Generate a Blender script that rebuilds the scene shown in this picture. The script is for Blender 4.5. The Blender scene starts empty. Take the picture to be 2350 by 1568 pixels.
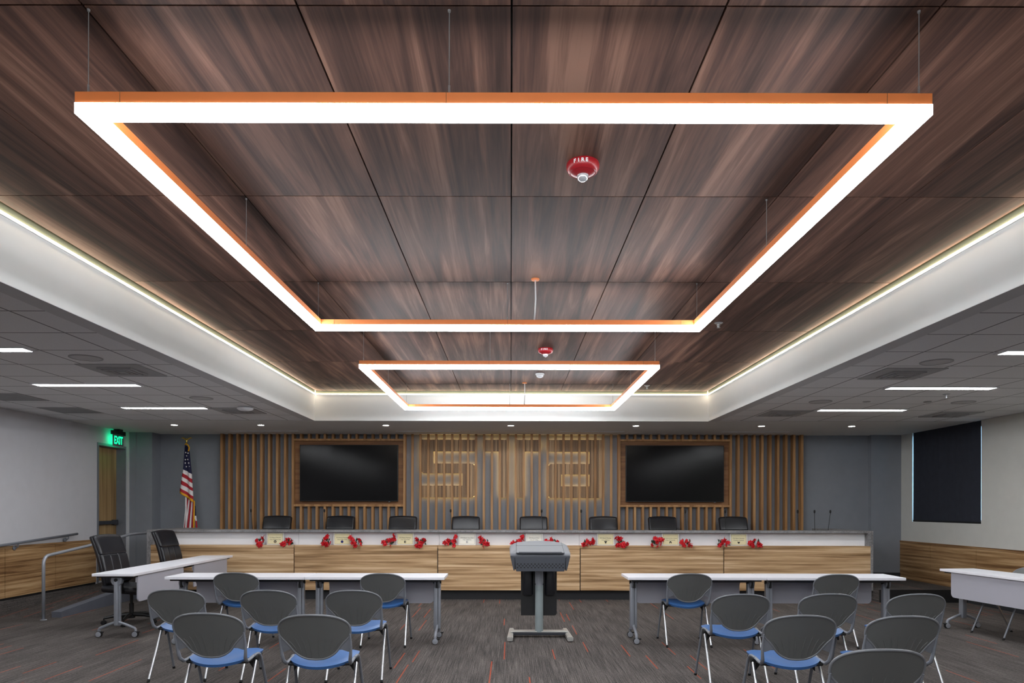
import bpy, bmesh, math, random
from mathutils import Vector, Matrix, Euler
random.seed(7)
S = bpy.context.scene
COL = S.collection
PI = math.pi

# ------------------------------------------------------------------ helpers
def lin(c):
    return tuple(((v/255)/12.92 if v/255 <= .04045 else ((v/255+.055)/1.055)**2.4) for v in c)

class NT:
    def __init__(s, name):
        s.m = bpy.data.materials.new(name); s.m.use_nodes = True
        s.t = s.m.node_tree; s.b = s.t.nodes['Principled BSDF']
    def n(s, kind, **kw):
        nd = s.t.nodes.new(kind)
        for k, v in kw.items():
            if hasattr(nd, k): setattr(nd, k, v)
        return nd
    def l(s, a, b): s.t.links.new(a, b)
    def math(s, op, a, b=None, c=None):
        nd = s.t.nodes.new('ShaderNodeMath'); nd.operation = op
        for i, v in enumerate((a, b, c)):
            if v is None: continue
            if isinstance(v, (int, float)): nd.inputs[i].default_value = v
            else: s.l(v, nd.inputs[i])
        return nd.outputs[0]
    def ramp(s, fac, stops, interp='LINEAR'):
        r = s.t.nodes.new('ShaderNodeValToRGB'); r.color_ramp.interpolation = interp
        e = r.color_ramp.elements
        while len(e) < len(stops): e.new(.5)
        for el, (p, c) in zip(e, stops):
            el.position = p; el.color = (*c, 1)
        s.l(fac, r.inputs[0]); return r.outputs[0]
    def noise(s, vec, scale, detail=4, rough=.55, dist=0):
        nd = s.t.nodes.new('ShaderNodeTexNoise')
        nd.inputs['Scale'].default_value = scale; nd.inputs['Detail'].default_value = detail
        nd.inputs['Roughness'].default_value = rough; nd.inputs['Distortion'].default_value = dist
        s.l(vec, nd.inputs['Vector']); return nd.outputs['Fac']
    def coords(s): return s.t.nodes.new('ShaderNodeTexCoord').outputs['Object']
    def mapping(s, vec, scale=(1,1,1), loc=(0,0,0)):
        nd = s.t.nodes.new('ShaderNodeMapping')
        nd.inputs['Scale'].default_value = scale; nd.inputs['Location'].default_value = loc
        s.l(vec, nd.inputs['Vector']); return nd.outputs[0]
    def bump(s, h, strength=.2, dist=.01):
        nd = s.t.nodes.new('ShaderNodeBump'); nd.inputs['Strength'].default_value = strength
        nd.inputs['Distance'].default_value = dist
        s.l(h, nd.inputs['Height']); s.l(nd.outputs[0], s.b.inputs['Normal'])
    def mixc(s, fac, a, b, mode='MIX'):
        nd = s.t.nodes.new('ShaderNodeMix'); nd.data_type = 'RGBA'; nd.blend_type = mode
        for idx, v in ((0, fac), (6, a), (7, b)):
            if isinstance(v, (int, float)): nd.inputs[idx].default_value = v
            elif isinstance(v, tuple): nd.inputs[idx].default_value = (*v, 1)
            else: s.l(v, nd.inputs[idx])
        return nd.outputs[2]

def mat(name, rgb, rough=.5, metal=0, vary=.06, vscale=6, bump=0, spec=.5, bscale=300):
    t = NT(name); c = lin(rgb)
    co = t.coords()
    nz = t.noise(co, vscale, 3)
    t.l(t.ramp(nz, [(.3, tuple(v*(1-vary) for v in c)), (.7, tuple(min(1, v*(1+vary)) for v in c))]), t.b.inputs['Base Color'])
    t.b.inputs['Roughness'].default_value = rough; t.b.inputs['Metallic'].default_value = metal
    t.b.inputs['Specular IOR Level'].default_value = spec
    if bump: t.bump(t.noise(co, bscale, 2), bump, .002)
    return t.m

def emis(name, rgb, strength, base=None):
    t = NT(name); c = lin(rgb)
    t.b.inputs['Base Color'].default_value = (*(lin(base) if base else c), 1)
    t.b.inputs['Emission Color'].default_value = (*c, 1)
    t.b.inputs['Emission Strength'].default_value = strength
    t.b.inputs['Roughness'].default_value = .6
    return t.m

def wood(name, cols, grain, rough=.45, lo=7, ratio=.08, fine=60, panel=None, dist=.6, spec=.4):
    """streaky veneer; grain = axis index along which the streaks run"""
    t = NT(name); co = t.coords()
    if panel:
        sp = t.n('ShaderNodeSeparateXYZ'); t.l(co, sp.inputs[0])
        px, py, ox, oy = panel
        ix = t.math('FLOOR', t.math('DIVIDE', t.math('SUBTRACT', sp.outputs[0], ox), px))
        iy = t.math('FLOOR', t.math('DIVIDE', t.math('SUBTRACT', sp.outputs[1], oy), py))
        cb = t.n('ShaderNodeCombineXYZ'); t.l(ix, cb.inputs[0]); t.l(iy, cb.inputs[1])
        wn = t.n('ShaderNodeTexWhiteNoise'); t.l(cb.outputs[0], wn.inputs['Vector'])
        va = t.n('ShaderNodeVectorMath', operation='MULTIPLY_ADD')
        t.l(wn.outputs['Color'], va.inputs[0]); va.inputs[1].default_value = (3, 7, 5); t.l(co, va.inputs[2])
        co = va.outputs[0]
    else:
        oi = t.n('ShaderNodeObjectInfo')
        va = t.n('ShaderNodeVectorMath', operation='ADD'); cb = t.n('ShaderNodeCombineXYZ')
        r = t.math('MULTIPLY', oi.outputs['Random'], 9.0)
        for i in range(3): t.l(r, cb.inputs[i])
        t.l(cb.outputs[0], va.inputs[0]); t.l(co, va.inputs[1]); co = va.outputs[0]
    sc = [1, 1, 1]; sc[grain] = ratio
    big = t.noise(t.mapping(co, sc), lo, 5, .55, dist)
    sc2 = [1, 1, 1]; sc2[grain] = .02
    fin = t.noise(t.mapping(co, sc2), fine, 3, .7)
    w = t.math('ADD', t.math('MULTIPLY', big, .78), t.math('MULTIPLY', fin, .22))
    n = len(cols)
    t.l(t.ramp(w, [(.36+.28*i/(n-1), lin(c)) for i, c in enumerate(cols)]), t.b.inputs['Base Color'])
    t.b.inputs['Roughness'].default_value = rough
    t.b.inputs['Specular IOR Level'].default_value = spec
    t.bump(fin, .05, .002)
    return t.m

def obj(name, bm, m, parent=None, smooth=False, angle=None):
    me = bpy.data.meshes.new(name); bmesh.ops.recalc_face_normals(bm, faces=bm.faces)
    bm.to_mesh(me); bm.free()
    for mm in (m if isinstance(m, (list, tuple)) else [m]): me.materials.append(mm)
    if smooth:
        for p in me.polygons: p.use_smooth = True
        if angle is not None:
            me.set_sharp_from_angle(angle=angle)
    o = bpy.data.objects.new(name, me); COL.objects.link(o)
    if parent: o.parent = parent
    return o

def thing(name, label, cat, loc=(0,0,0), rz=0, group=None):
    o = bpy.data.objects.new(name, None); COL.objects.link(o); o.empty_display_size = .1
    o.location = loc; o.rotation_euler = (0, 0, rz)
    o['label'] = label; o['category'] = cat
    if group: o['group'] = group
    return o

def tag(o, label, cat, group=None):
    o['label'] = label; o['category'] = cat
    if group: o['group'] = group
    return o

def struct(name, bm, m, **k):
    o = obj(name, bm, m, **k); o['kind'] = 'structure'; return o

def dup(root, loc, rz=0, label=None, parent=None):
    c = root.copy(); COL.objects.link(c)
    if parent is not None: c.parent = parent
    else: c.location = loc; c.rotation_euler = (0, 0, rz)
    if label: c['label'] = label
    for ch in root.children: dup(ch, None, parent=c)
    return c

def B(): return bmesh.new()

def box(bm, x0, x1, y0, y1, z0, z1, bev=0, seg=2, mi=0, M=None):
    r = bmesh.ops.create_cube(bm, size=1)
    vs = r['verts']
    for v in vs:
        v.co = Vector((x0+(v.co.x+.5)*(x1-x0), y0+(v.co.y+.5)*(y1-y0), z0+(v.co.z+.5)*(z1-z0)))
    fs = set(f for v in vs for f in v.link_faces)
    if bev:
        es = list(set(e for f in fs for e in f.edges))
        rr = bmesh.ops.bevel(bm, geom=es, offset=bev, segments=seg, affect='EDGES', profile=.5)
        fs = set(rr['faces']) | set(f for f in fs if f.is_valid)
        vs = list(set(v for f in fs for v in f.verts))
    for f in fs: f.material_index = mi
    if M is not None: bmesh.ops.transform(bm, matrix=M, verts=vs)
    return vs

def frames(pts):
    pts = [Vector(p) for p in pts]
    out = []; up = None
    for i, p in enumerate(pts):
        if i == 0: t = pts[1]-p
        elif i == len(pts)-1: t = p-pts[i-1]
        else: t = (pts[i+1]-p).normalized() + (p-pts[i-1]).normalized()
        t.normalize()
        if up is None:
            up = Vector((0, 0, 1)) if abs(t.z) < .9 else Vector((1, 0, 0))
        a = (up - t*up.dot(t)).normalized(); b = t.cross(a); up = a
        out.append((p, a, b))
    return out

def tube(bm, pts, r, seg=8, closed=False, cap=True, ry=None, mi=0):
    """sweep an ellipse (r, ry) along pts; r may be a list"""
    pts = [Vector(p) for p in pts]
    if closed: fr = frames(pts+[pts[0]])[:-1]
    else: fr = frames(pts)
    rings = []
    for i, (p, a, b) in enumerate(fr):
        rr = r[i] if isinstance(r, (list, tuple)) else r
        rb = (ry[i] if isinstance(ry, (list, tuple)) else ry) if ry is not None else rr
        rings.append([bm.verts.new(p + a*rr*math.cos(2*PI*k/seg) + b*rb*math.sin(2*PI*k/seg)) for k in range(seg)])
    n = len(rings)
    for i in range(n if closed else n-1):
        A, C = rings[i], rings[(i+1) % n]
        for k in range(seg):
            bm.faces.new((A[k], A[(k+1) % seg], C[(k+1) % seg], C[k])).material_index = mi
    if cap and not closed:
        bm.faces.new(rings[0]).material_index = mi; bm.faces.new(rings[-1]).material_index = mi

def lathe(bm, prof, c=(0,0,0), seg=24, axis='z', mi=0):
    c = Vector(c); rings = []
    for r, h in prof:
        ring = []
        for k in range(seg):
            a = 2*PI*k/seg; u, v = r*math.cos(a), r*math.sin(a)
            if axis == 'z': q = (u, v, h)
            elif axis == 'x': q = (h, u, v)
            else: q = (u, h, v)
            ring.append(bm.verts.new(c+Vector(q)))
        rings.append(ring)
    for A, C in zip(rings, rings[1:]):
        for k in range(seg):
            bm.faces.new((A[k], A[(k+1) % seg], C[(k+1) % seg], C[k])).material_index = mi
    bm.faces.new(rings[0]).material_index = mi; bm.faces.new(rings[-1]).material_index = mi

def prism(bm, poly, y0, y1, plane='xz', mi=0):
    """extrude a polygon given in a plane along the remaining axis"""
    def P(u, v, w):
        return {'xz': (u, w, v), 'xy': (u, v, w), 'yz': (w, u, v)}[plane]
    a = [bm.verts.new(P(u, v, y0)) for u, v in poly]; b = [bm.verts.new(P(u, v, y1)) for u, v in poly]
    n = len(poly)
    bm.faces.new(a).material_index = mi; bm.faces.new(b[::-1]).material_index = mi
    for i in range(n):
        bm.faces.new((a[i], a[(i+1) % n], b[(i+1) % n], b[i])).material_index = mi

def rrect(x0, x1, z0, z1, r, corners=(1,1,1,1), n=6):
    """rounded rectangle polygon; corners: bl, br, tr, tl"""
    out = []
    for (cx, cz, a0, on, ex, ez) in ((x0+r, z0+r, PI, corners[0], x0, z0), (x1-r, z0+r, 1.5*PI, corners[1], x1, z0),
                             (x1-r, z1-r, 0, corners[2], x1, z1), (x0+r, z1-r, .5*PI, corners[3], x0, z1)):
        if on:
            for k in range(n+1):
                a = a0 + .5*PI*k/n
                out.append((cx+r*math.cos(a), cz+r*math.sin(a)))
        else: out.append((ex, ez))
    return out

def text_mesh(body, size, M, m, name, parent, depth=.0008, align='CENTER', bold=0):
    cu = bpy.data.curves.new('lettering', 'FONT'); cu.body = body; cu.size = size
    cu.align_x = align; cu.align_y = 'CENTER'; cu.extrude = depth; cu.offset = bold
    tmp = bpy.data.objects.new('lettering', cu); COL.objects.link(tmp)
    dg = bpy.context.evaluated_depsgraph_get()
    me = bpy.data.meshes.new_from_object(tmp.evaluated_get(dg))
    bpy.data.objects.remove(tmp); bpy.data.curves.remove(cu)
    me.transform(M); me.materials.clear(); me.materials.append(m)
    o = bpy.data.objects.new(name, me); COL.objects.link(o); o.parent = parent
    return o
FRONT = Matrix.Rotation(PI/2, 4, 'X')                # text standing upright and read from -Y

# ------------------------------------------------------------------ materials
M = {}
M['ceil_wood'] = wood('walnut_ceiling_veneer', [(52,36,31), (72,51,44), (92,66,56), (120,90,76)], 1, .6, 8, .05, 80, panel=(.781, 1.554, 0, 2.538), dist=.9, spec=.15)
M['desk_wood'] = wood('striped_oak_veneer', [(132,102,70), (174,140,102), (202,168,128), (224,196,158)], 0, .45, 21, .03, 90, dist=.35, spec=.25)
M['wain_wood'] = wood('striped_oak_wall_veneer', [(106,76,48), (142,108,72), (170,136,96), (192,160,120)], 1, .5, 20, .032, 90, dist=.35, spec=.25)
M['slat_wood'] = wood('oak_slat', [(138,98,58), (170,126,80), (190,148,100)], 2, .5, 14, .05, 90)
M['frame_wood'] = wood('brown_oak_board', [(118,78,46), (144,100,62), (160,116,76)], 0, .5, 12, .08, 90)
M['strip_a'] = wood('letter_strip_light', [(160,128,92), (184,150,110), (198,166,126)], 2, .5, 14, .05, 90)
M['strip_b'] = wood('letter_strip_dark', [(120,92,66), (144,114,82), (160,130,98)], 2, .5, 14, .05, 90)
M['door_wood'] = wood('door_veneer', [(120,94,58), (156,126,84), (178,148,104)], 2, .45, 16, .03, 80)
M['white_wall'] = mat('white_wallcovering', (196,196,200), .8, vary=.02, bump=.05)
M['cream_wall'] = mat('warm_white_wall_paint', (204,204,198), .8, vary=.02, bump=.05)
M['grey_wall'] = mat('blue_grey_wall_paint', (134,138,145), .75, vary=.03)
M['gyp'] = mat('soffit_paint', (214,212,208), .75, vary=.02)
M['gyp_dark'] = mat('soffit_border_paint', (196,196,196), .75, vary=.02)
M['fascia'] = mat('white_fascia_paint', (212,213,210), .7, vary=.01)
M['black'] = mat('black_plastic', (22,23,25), .45)
M['rubber'] = mat('black_rubber', (16,16,17), .7)
M['dark_recess'] = mat('dark_plinth', (38,39,42), .7)
M['sage'] = mat('sage_grey_metal', (98,104,88), .7)
M['leg_grey'] = mat('table_leg_grey', (138,142,150), .4, .2)
M['curb'] = mat('slate_curb_paint', (92,96,106), .7)
M['plenum'] = mat('plenum_board', (120,115,110), .9)
M['white_lam'] = mat('white_laminate', (236,236,242), .32, vary=.01)
M['white_panel'] = mat('white_desk_panel', (238,239,242), .5, vary=.01)
M['modesty'] = mat('pale_grey_modesty_panel', (176,176,186), .5, vary=.01)
M['silver'] = mat('silver_paint', (158,162,170), .38, .35, vary=.02)
M['grey_metal'] = mat('grey_painted_metal', (122,126,134), .42, .2)
M['dark_metal'] = mat('dark_grey_metal', (62,64,70), .45, .3)
M['chrome'] = mat('chrome', (206,208,212), .3, .95, vary=.02)
M['steel'] = mat('brushed_steel', (186,186,182), .4, .6, vary=.03)
M['wire'] = mat('steel_wire', (150,150,150), .4, .5)
M['shell'] = mat('dark_grey_chair_plastic', (100,102,101), .4, vary=.03, bump=.06)
M['rim'] = mat('grey_chair_rim', (116,119,124), .3, vary=.02)
M['bracket'] = mat('silver_grey_plastic', (122,126,134), .42, vary=.02)
M['blue'] = mat('blue_vinyl', (58,102,160), .42, vary=.04, bump=.08)
M['leather'] = mat('black_leather', (28,29,34), .3, vary=.08, bump=.12, bscale=500)
M['orange'] = mat('orange_paint', (240,140,76), .45, vary=.02)
M['red'] = mat('red_plastic', (150,26,34), .3)
M['glass_lens'] = mat('clear_lens', (210,214,218), .08, .5)
M['white_plastic'] = mat('white_plastic', (220,222,224), .4)
M['screen'] = mat('screen_glass', (9,9,10), .15, spec=.3, vary=.02)
M['gold'] = mat('gold_metal', (212,180,96), .25, 1)
M['fringe'] = mat('gold_fringe', (222,160,22), .7)
M['navy'] = mat('navy_cloth', (22,24,60), .8)
M['flag_red'] = mat('red_cloth', (168,30,44), .8)
M['flag_white'] = mat('white_cloth', (226,222,222), .8)
M['petal'] = mat('red_petal', (204,12,30), .55, vary=.2, vscale=30)
M['leaf'] = mat('dark_green_leaf', (32,52,30), .6, vary=.2)
M['card_cream'] = mat('cream_card', (236,226,182), .6, vary=.01)
M['card_white'] = mat('white_card', (238,236,224), .6, vary=.01)
M['plate_frame'] = mat('white_frame', (232,230,224), .45, vary=.01)
M['ink'] = mat('black_ink', (26,24,24), .8)
M['ink_blue'] = mat('blue_ink', (40,46,120), .8)
M['lectern_top'] = mat('lectern_grey', (106,109,115), .45, vary=.02, bump=.05)
M['lectern_front'] = mat('lectern_slate', (64,68,76), .42, vary=.02, bump=.05)
M['column_grey'] = mat('pale_blue_grey_column', (150,162,164), .4, .1)
M['blind'] = mat('dark_blind_fabric', (38,42,53), .8, vary=.12, vscale=9, bump=.1)  # bluish tint stands in for daylight coming through the fabric
M['vent'] = mat('vent_grey', (160,160,160), .6)
M['vent_dark'] = mat('vent_dark', (40,40,40), .7)
M['grille'] = mat('perforated_grille', (140,140,140), .7)
M['speaker'] = mat('speaker_mesh', (190,190,190), .8)
M['led'] = emis('led_lens', (246,250,255), 10.0)
M['led_tile'] = emis('slot_light_lens', (250,252,255), 12.0)
M['cove'] = emis('cove_led', (255,234,204), 9.0)
M['backlight'] = emis('warm_letter_led', (255,206,120), 1.1)
M['downlight'] = emis('downlight_lens', (255,246,232), 26.0)
M['exit_glow'] = emis('exit_wall_glow', (20,235,160), 2.2)
M['exit_green'] = emis('exit_green', (20,235,160), .35)

# concrete counter
t = NT('grey_concrete'); co = t.coords()
n1 = t.noise(co, 5, 6, .65); n2 = t.noise(co, 40, 4)
t.l(t.ramp(t.math('ADD', t.math('MULTIPLY', n1, .6), t.math('MULTIPLY', n2, .4)), [(.35, lin((104,103,104))), (.5, lin((134,133,134))), (.66, lin((156,155,155)))]), t.b.inputs['Base Color'])
t.b.inputs['Roughness'].default_value = .55; M['concrete'] = t.m

# acoustic tile with joints
def tile_mat(name, ox, oy, p=.609):
    t = NT(name); co = t.coords(); sp = t.n('ShaderNodeSeparateXYZ'); t.l(co, sp.inputs[0])
    m = None
    for ax, o in ((0, ox), (1, oy)):
        f = t.math('FRACT', t.math('DIVIDE', t.math('SUBTRACT', sp.outputs[ax], o), p))
        e = t.math('MINIMUM', f, t.math('SUBTRACT', 1.0, f))
        g = t.math('LESS_THAN', e, .014)
        m = g if m is None else t.math('MAXIMUM', m, g)
    nz = t.noise(co, 160, 3)
    base = t.ramp(nz, [(.3, lin((214,214,214))), (.7, lin((226,226,226)))])
    t.l(t.mixc(m, base, lin((130,130,130))), t.b.inputs['Base Color'])
    t.b.inputs['Roughness'].default_value = .9
    t.bump(nz, .1, .003)
    return t.m
M['tile_l'] = tile_mat('acoustic_tile', -3.50, 10.95)
M['tile_r'] = tile_mat('acoustic_tile_right', 3.60, 10.95)

# carpet
t = NT('striped_carpet'); co = t.coords(); sp = t.n('ShaderNodeSeparateXYZ'); t.l(co, sp.inputs[0])
X, Y = sp.outputs[0], sp.outputs[1]
stripe = t.noise(t.mapping(co, (1, .012, 1)), 120, 3, .8)
stripe2 = t.noise(t.mapping(co, (1, .3, 1)), 120, 2, .6)
patch = t.noise(t.mapping(co, (4, 1.0, 1)), 1.2, 1)
f = t.math('ADD', t.math('MULTIPLY', stripe, .6), t.math('ADD', t.math('MULTIPLY', stripe2, .28), t.math('MULTIPLY', patch, .12)))
base = t.ramp(f, [(.36, lin((42,40,41))), (.47, lin((74,70,68))), (.56, lin((98,92,89))), (.68, lin((132,125,121)))])
CW, CL = .25, 1.0
cx = t.math('DIVIDE', X, CW); ix = t.math('FLOOR', cx); fx = t.math('FRACT', cx)
w1 = t.n('ShaderNodeTexWhiteNoise', noise_dimensions='1D'); t.l(ix, w1.inputs['W'])
cy = t.math('ADD', t.math('DIVIDE', Y, CL), w1.outputs['Value']); iy = t.math('FLOOR', cy); fy = t.math('FRACT', cy)
cb = t.n('ShaderNodeCombineXYZ'); t.l(ix, cb.inputs[0]); t.l(iy, cb.inputs[1])
w2 = t.n('ShaderNodeTexWhiteNoise', noise_dimensions='2D'); t.l(cb.outputs[0], w2.inputs['Vector'])
ss = t.n('ShaderNodeSeparateColor'); t.l(w2.outputs['Color'], ss.inputs[0])
d = t.math('ABSOLUTE', t.math('SUBTRACT', fx, t.math('ADD', .1, t.math('MULTIPLY', ss.outputs[1], .8))))
on = t.math('MULTIPLY', t.math('LESS_THAN', d, .024), t.math('LESS_THAN', w2.outputs['Value'], .32))
gap = t.math('GREATER_THAN', d, .004)
ln = t.math('ADD', .5, t.math('MULTIPLY', ss.outputs[2], .48))
on = t.math('MULTIPLY', t.math('MULTIPLY', on, gap), t.math('MULTIPLY', t.math('GREATER_THAN', fy, .04), t.math('LESS_THAN', fy, ln)))
on = t.math('MULTIPLY', on, t.math('ADD', .55, t.math('MULTIPLY', stripe2, .6)))
t.l(t.mixc(on, base, lin((176,80,52))), t.b.inputs['Base Color'])
t.b.inputs['Roughness'].default_value = .95; t.b.inputs['Specular IOR Level'].default_value = .15
t.bump(f, .5, .006); M['carpet'] = t.m

# ------------------------------------------------------------------ camera, world
cam = bpy.data.cameras.new('camera'); cam.sensor_width = 36; cam.lens = 1600/2350*36
cam.shift_x = 3/2350; cam.shift_y = 381/2350; cam.clip_start = .05
co_ = bpy.data.objects.new('camera', cam); COL.objects.link(co_)
H = 1.5
co_.location = (0, 0, H); co_.rotation_euler = (Matrix.Rotation(PI/2, 4, 'X') @ Matrix.Rotation(.0020, 4, 'Z')).to_euler()
S.camera = co_
w = bpy.data.worlds.new('sky'); S.world = w; w.use_nodes = True
bgn = w.node_tree.nodes['Background']; bgn.inputs[0].default_value = (*lin((140,190,226)), 1); bgn.inputs[1].default_value = 3.0
S.view_settings.view_transform = 'Standard'; S.view_settings.look = 'None'; S.view_settings.gamma = 1
S.view_settings.exposure = 2.0

# ------------------------------------------------------------------ room shell
XL, XR, YB, YF = -7.04, 7.28, 13.1, -3.0
ZS, ZW = 2.864, 3.326           # soffit and walnut ceiling heights
TX0, TX1, TY = -3.09, 3.107, 10.97
DZ = .2                         # dais floor
bm = B(); box(bm, XL-.3, XR+.3, YF, YB+.2, -.1, 0); struct('floor', bm, M['carpet'])
bm = B()
box(bm, -6.2, 5.87, 11.42, YB, 0, DZ); box(bm, XL, -6.2, 12.0, YB, 0, DZ); box(bm, 5.87, XR, 11.1, YB, 0, DZ)
struct('floor', bm, M['carpet'])
bm = B(); prism(bm, [(9.45, 0), (12.0, 0), (12.0, DZ)], XL, -6.2, 'yz'); struct('floor', bm, M['carpet'])
bm = B(); prism(bm, [(9.42, 0), (11.8, 0), (11.8, .27), (9.48, .085), (9.42, .075)], -6.2, -6.07, 'yz')
struct('trim_1', bm, M['curb'])
bm = B(); box(bm, 5.87, XR-.002, 11.085, 11.1, 0, DZ+.004); struct('trim_2', bm, M['black'])
# walls
bm = B(); box(bm, XL-.3, XR+.3, YB, YB+.2, 0, 3.7); struct('wall_back', bm, M['grey_wall'])
bm = B(); box(bm, XL-.3, XR+.3, YF-.2, YF, 0, 3.7); struct('wall_front', bm, M['white_wall'])
DY0, DY1, DTOP = 11.86, 12.77, 2.597   # door opening
bm = B()
box(bm, XL-.3, XL, YF, DY0, 0, 3.7); box(bm, XL-.3, XL, DY1, YB, 0, 3.7); box(bm, XL-.3, XL, DY0, DY1, DTOP, 3.7)
box(bm, XL-.3, XL-.2, DY0, DY1, 0, DTOP); box(bm, XL-.2, XL, DY0, DY1, 0, DZ)
struct('wall_left', bm, M['white_wall'])
WY0, WY1, WZ0 = 10.79, 12.64, 1.26
bm = B()
box(bm, XR, XR+.3, YF, WY0, 0, 3.7); box(bm, XR, XR+.3, WY1, YB, 0, 3.7)
box(bm, XR, XR+.3, WY0, WY1, 0, WZ0); box(bm, XR, XR+.3, WY0, WY1, ZS, 3.7)
struct('wall_right', bm, M['cream_wall'])
bm = B(); box(bm, -6.87+.0, -6.58, 12.79, YB, DZ, ZS); box(bm, XL, -6.87, 12.77, YB, DZ, ZS); struct('wall_back_pier', bm, M['grey_wall'])
bm = B(); box(bm, XL, -6.985, 12.745, 12.77, DZ, ZS); struct('trim_3', bm, M['white_wall'])
bm = B(); box(bm, 6.72, XR, 13.0, YB, DZ, ZS); struct('wall_back_column', bm, M['grey_wall'])
bm = B(); box(bm, 6.72, XR, 12.985, 13.0, DZ, DZ+.1); struct('baseboard_back', bm, M['dark_recess'])
# ceilings
bm = B()
xs = [TX0+.03] + [i*.781 for i in range(-3, 4)] + [TX1-.03]
ys = [TY-.03]; y = 2.538+5*1.554
while y > YF: ys.insert(0, y); y -= 1.554
ys.insert(0, YF)
for x0, x1 in zip(xs, xs[1:]):
    for y0, y1 in zip(ys, ys[1:]):
        if x1-x0 < .05 or y1-y0 < .02: continue
        box(bm, x0+.004, x1-.004, y0+.004, y1-.004, ZW, ZW+.02)
struct('ceiling', bm, M['ceil_wood'])
bm = B(); box(bm, TX0-.2, TX1+.2, YF, TY+.2, 3.55, 3.62)
box(bm, TX0+.1, TX1-.1, YF, TY-.1, ZW+.03, ZW+.04); struct('ceiling', bm, M['vent_dark'])
# fascia of the raised tray (three sides)
bm = B()
box(bm, TX0-.15, TX0, YF, TY, ZS+.001, 3.55); box(bm, TX1, TX1+.15, YF, TY, ZS+.001, 3.55); box(bm, TX0-.15, TX1+.15, TY, TY+.15, ZS-.004, 3.55)
struct('trim_4', bm, M['fascia'])
bm = B(); box(bm, TX0-.15, TX0, YF, TY, ZS-.004, ZS+.001); box(bm, TX1, TX1+.15, YF, TY, ZS-.004, ZS+.001); struct('trim_5', bm, M['gyp_dark'])
bm = B(); box(bm, XL, XR, TY+.002, YB, ZS, ZS+.1); struct('ceiling', bm, M['gyp'])
bm = B(); box(bm, XL, TX0-.15, YF, TY-.01, ZS, ZS+.1); struct('ceiling', bm, M['tile_l'])
bm = B(); box(bm, TX1+.15, XR, YF, TY-.01, ZS, ZS+.1); struct('ceiling', bm, M['tile_r'])
# cove led strips, above the edge of the walnut panels
for nm in ('left', 'right', 'rear'):
    def cb(wd, z0, z1, off=0):
        q = B()
        if nm == 'left': box(q, TX0+off, TX0+wd, YF+.2, TY, z0, z1)
        elif nm == 'right': box(q, TX1-wd, TX1-off, YF+.2, TY, z0, z1)
        else: box(q, TX0+.02, TX1-.02, TY-wd, TY-off, z0, z1)
        return q
    cv = obj('cove_light', cb(.018, ZW-.0455, ZW-.0430), M['cove'])
    obj('channel', cb(.011, ZW-.06, ZW-.0456), M['white_plastic'], cv)
    obj('back_plate', cb(.003, ZW-.0429, ZW+.1), M['sage'], cv)
    tag(cv, f'thin bright cove light line along the {nm} edge of the walnut ceiling', 'cove light', 'cove lights round the walnut ceiling')
# wainscots
bm = B()
edges = [YF, -.0, 1.08, 2.15, 3.23, 4.3, 5.38, 6.45, 7.53, 8.6, 9.68, 10.75, DY0-.05]
for a, b in zip(edges, edges[1:]): box(bm, XL+.001, XL+.022, a+.004, b-.004, .225, .915)
box(bm, XL+.001, XL+.026, YF, DY0-.05, .918, .945)
struct('trim_6', bm, M['wain_wood'])
bm = B()
edges = [YF, -.03, 1.16, 2.35, 3.54, 4.73, 5.92, 7.11, 8.3, 9.68, 10.87, 12.06, YB-.1]
for a, b in zip(edges, edges[1:]): box(bm, XR-.022, XR-.001, a+.004, b-.004, .18, .865)
box(bm, XR-.026, XR-.001, YF, YB-.1, .868, .9)
struct('trim_7', bm, M['wain_wood'])
for nm_, a_, b_, z0_, z1_ in (('trim_8', XL+.0005, XL+.006, .225, .915), ('trim_9', XR-.006, XR-.0005, .18, .865)):
    bm = B(); box(bm, a_, b_, YF, 11.8 if nm_ == 'trim_8' else 13.0, z0_, z1_); struct(nm_, bm, M['dark_recess'])
bm = B(); box(bm, XL+.001, XL+.016, YF, DY0-.05, 0, .19); struct('baseboard_left', bm, M['carpet'])
bm = B(); box(bm, XL+.001, XL+.01, YF, DY0-.05, .19, .224); struct('trim_10', bm, M['black'])
bm = B(); box(bm, XR-.016, XR-.001, YF, 11.08, 0, .175); struct('baseboard_right', bm, M['dark_recess'])

# door 1
d1 = bpy.data.objects.new('door_1', None); COL.objects.link(d1); d1['kind'] = 'structure'
d1.location = (XL-.16, 0, 0)
bm = B(); box(bm, -.035, 0, DY0+.045, DY1-.045, DZ+.005, DTOP-.05); obj('door_leaf', bm, M['door_wood'], d1)
bm = B()
box(bm, -.04, .17, DY0, DY0+.045, DZ, DTOP); box(bm, -.04, .17, DY1-.045, DY1, DZ, DTOP); box(bm, -.04, .17, DY0+.045, DY1-.045, DTOP-.045, DTOP)
obj('door_frame', bm, M['grey_metal'], d1)
bm = B(); box(bm, .03, .075, DY0+.07, DY1-.1, 1.185, 1.25, .008); box(bm, 0, .06, DY1-.2, DY1-.08, 1.17, 1.265, .008); box(bm, 0, .06, DY0+.06, DY0+.12, 1.18, 1.255, .008)
obj('push_bar', bm, M['dark_metal'], d1)

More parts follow.
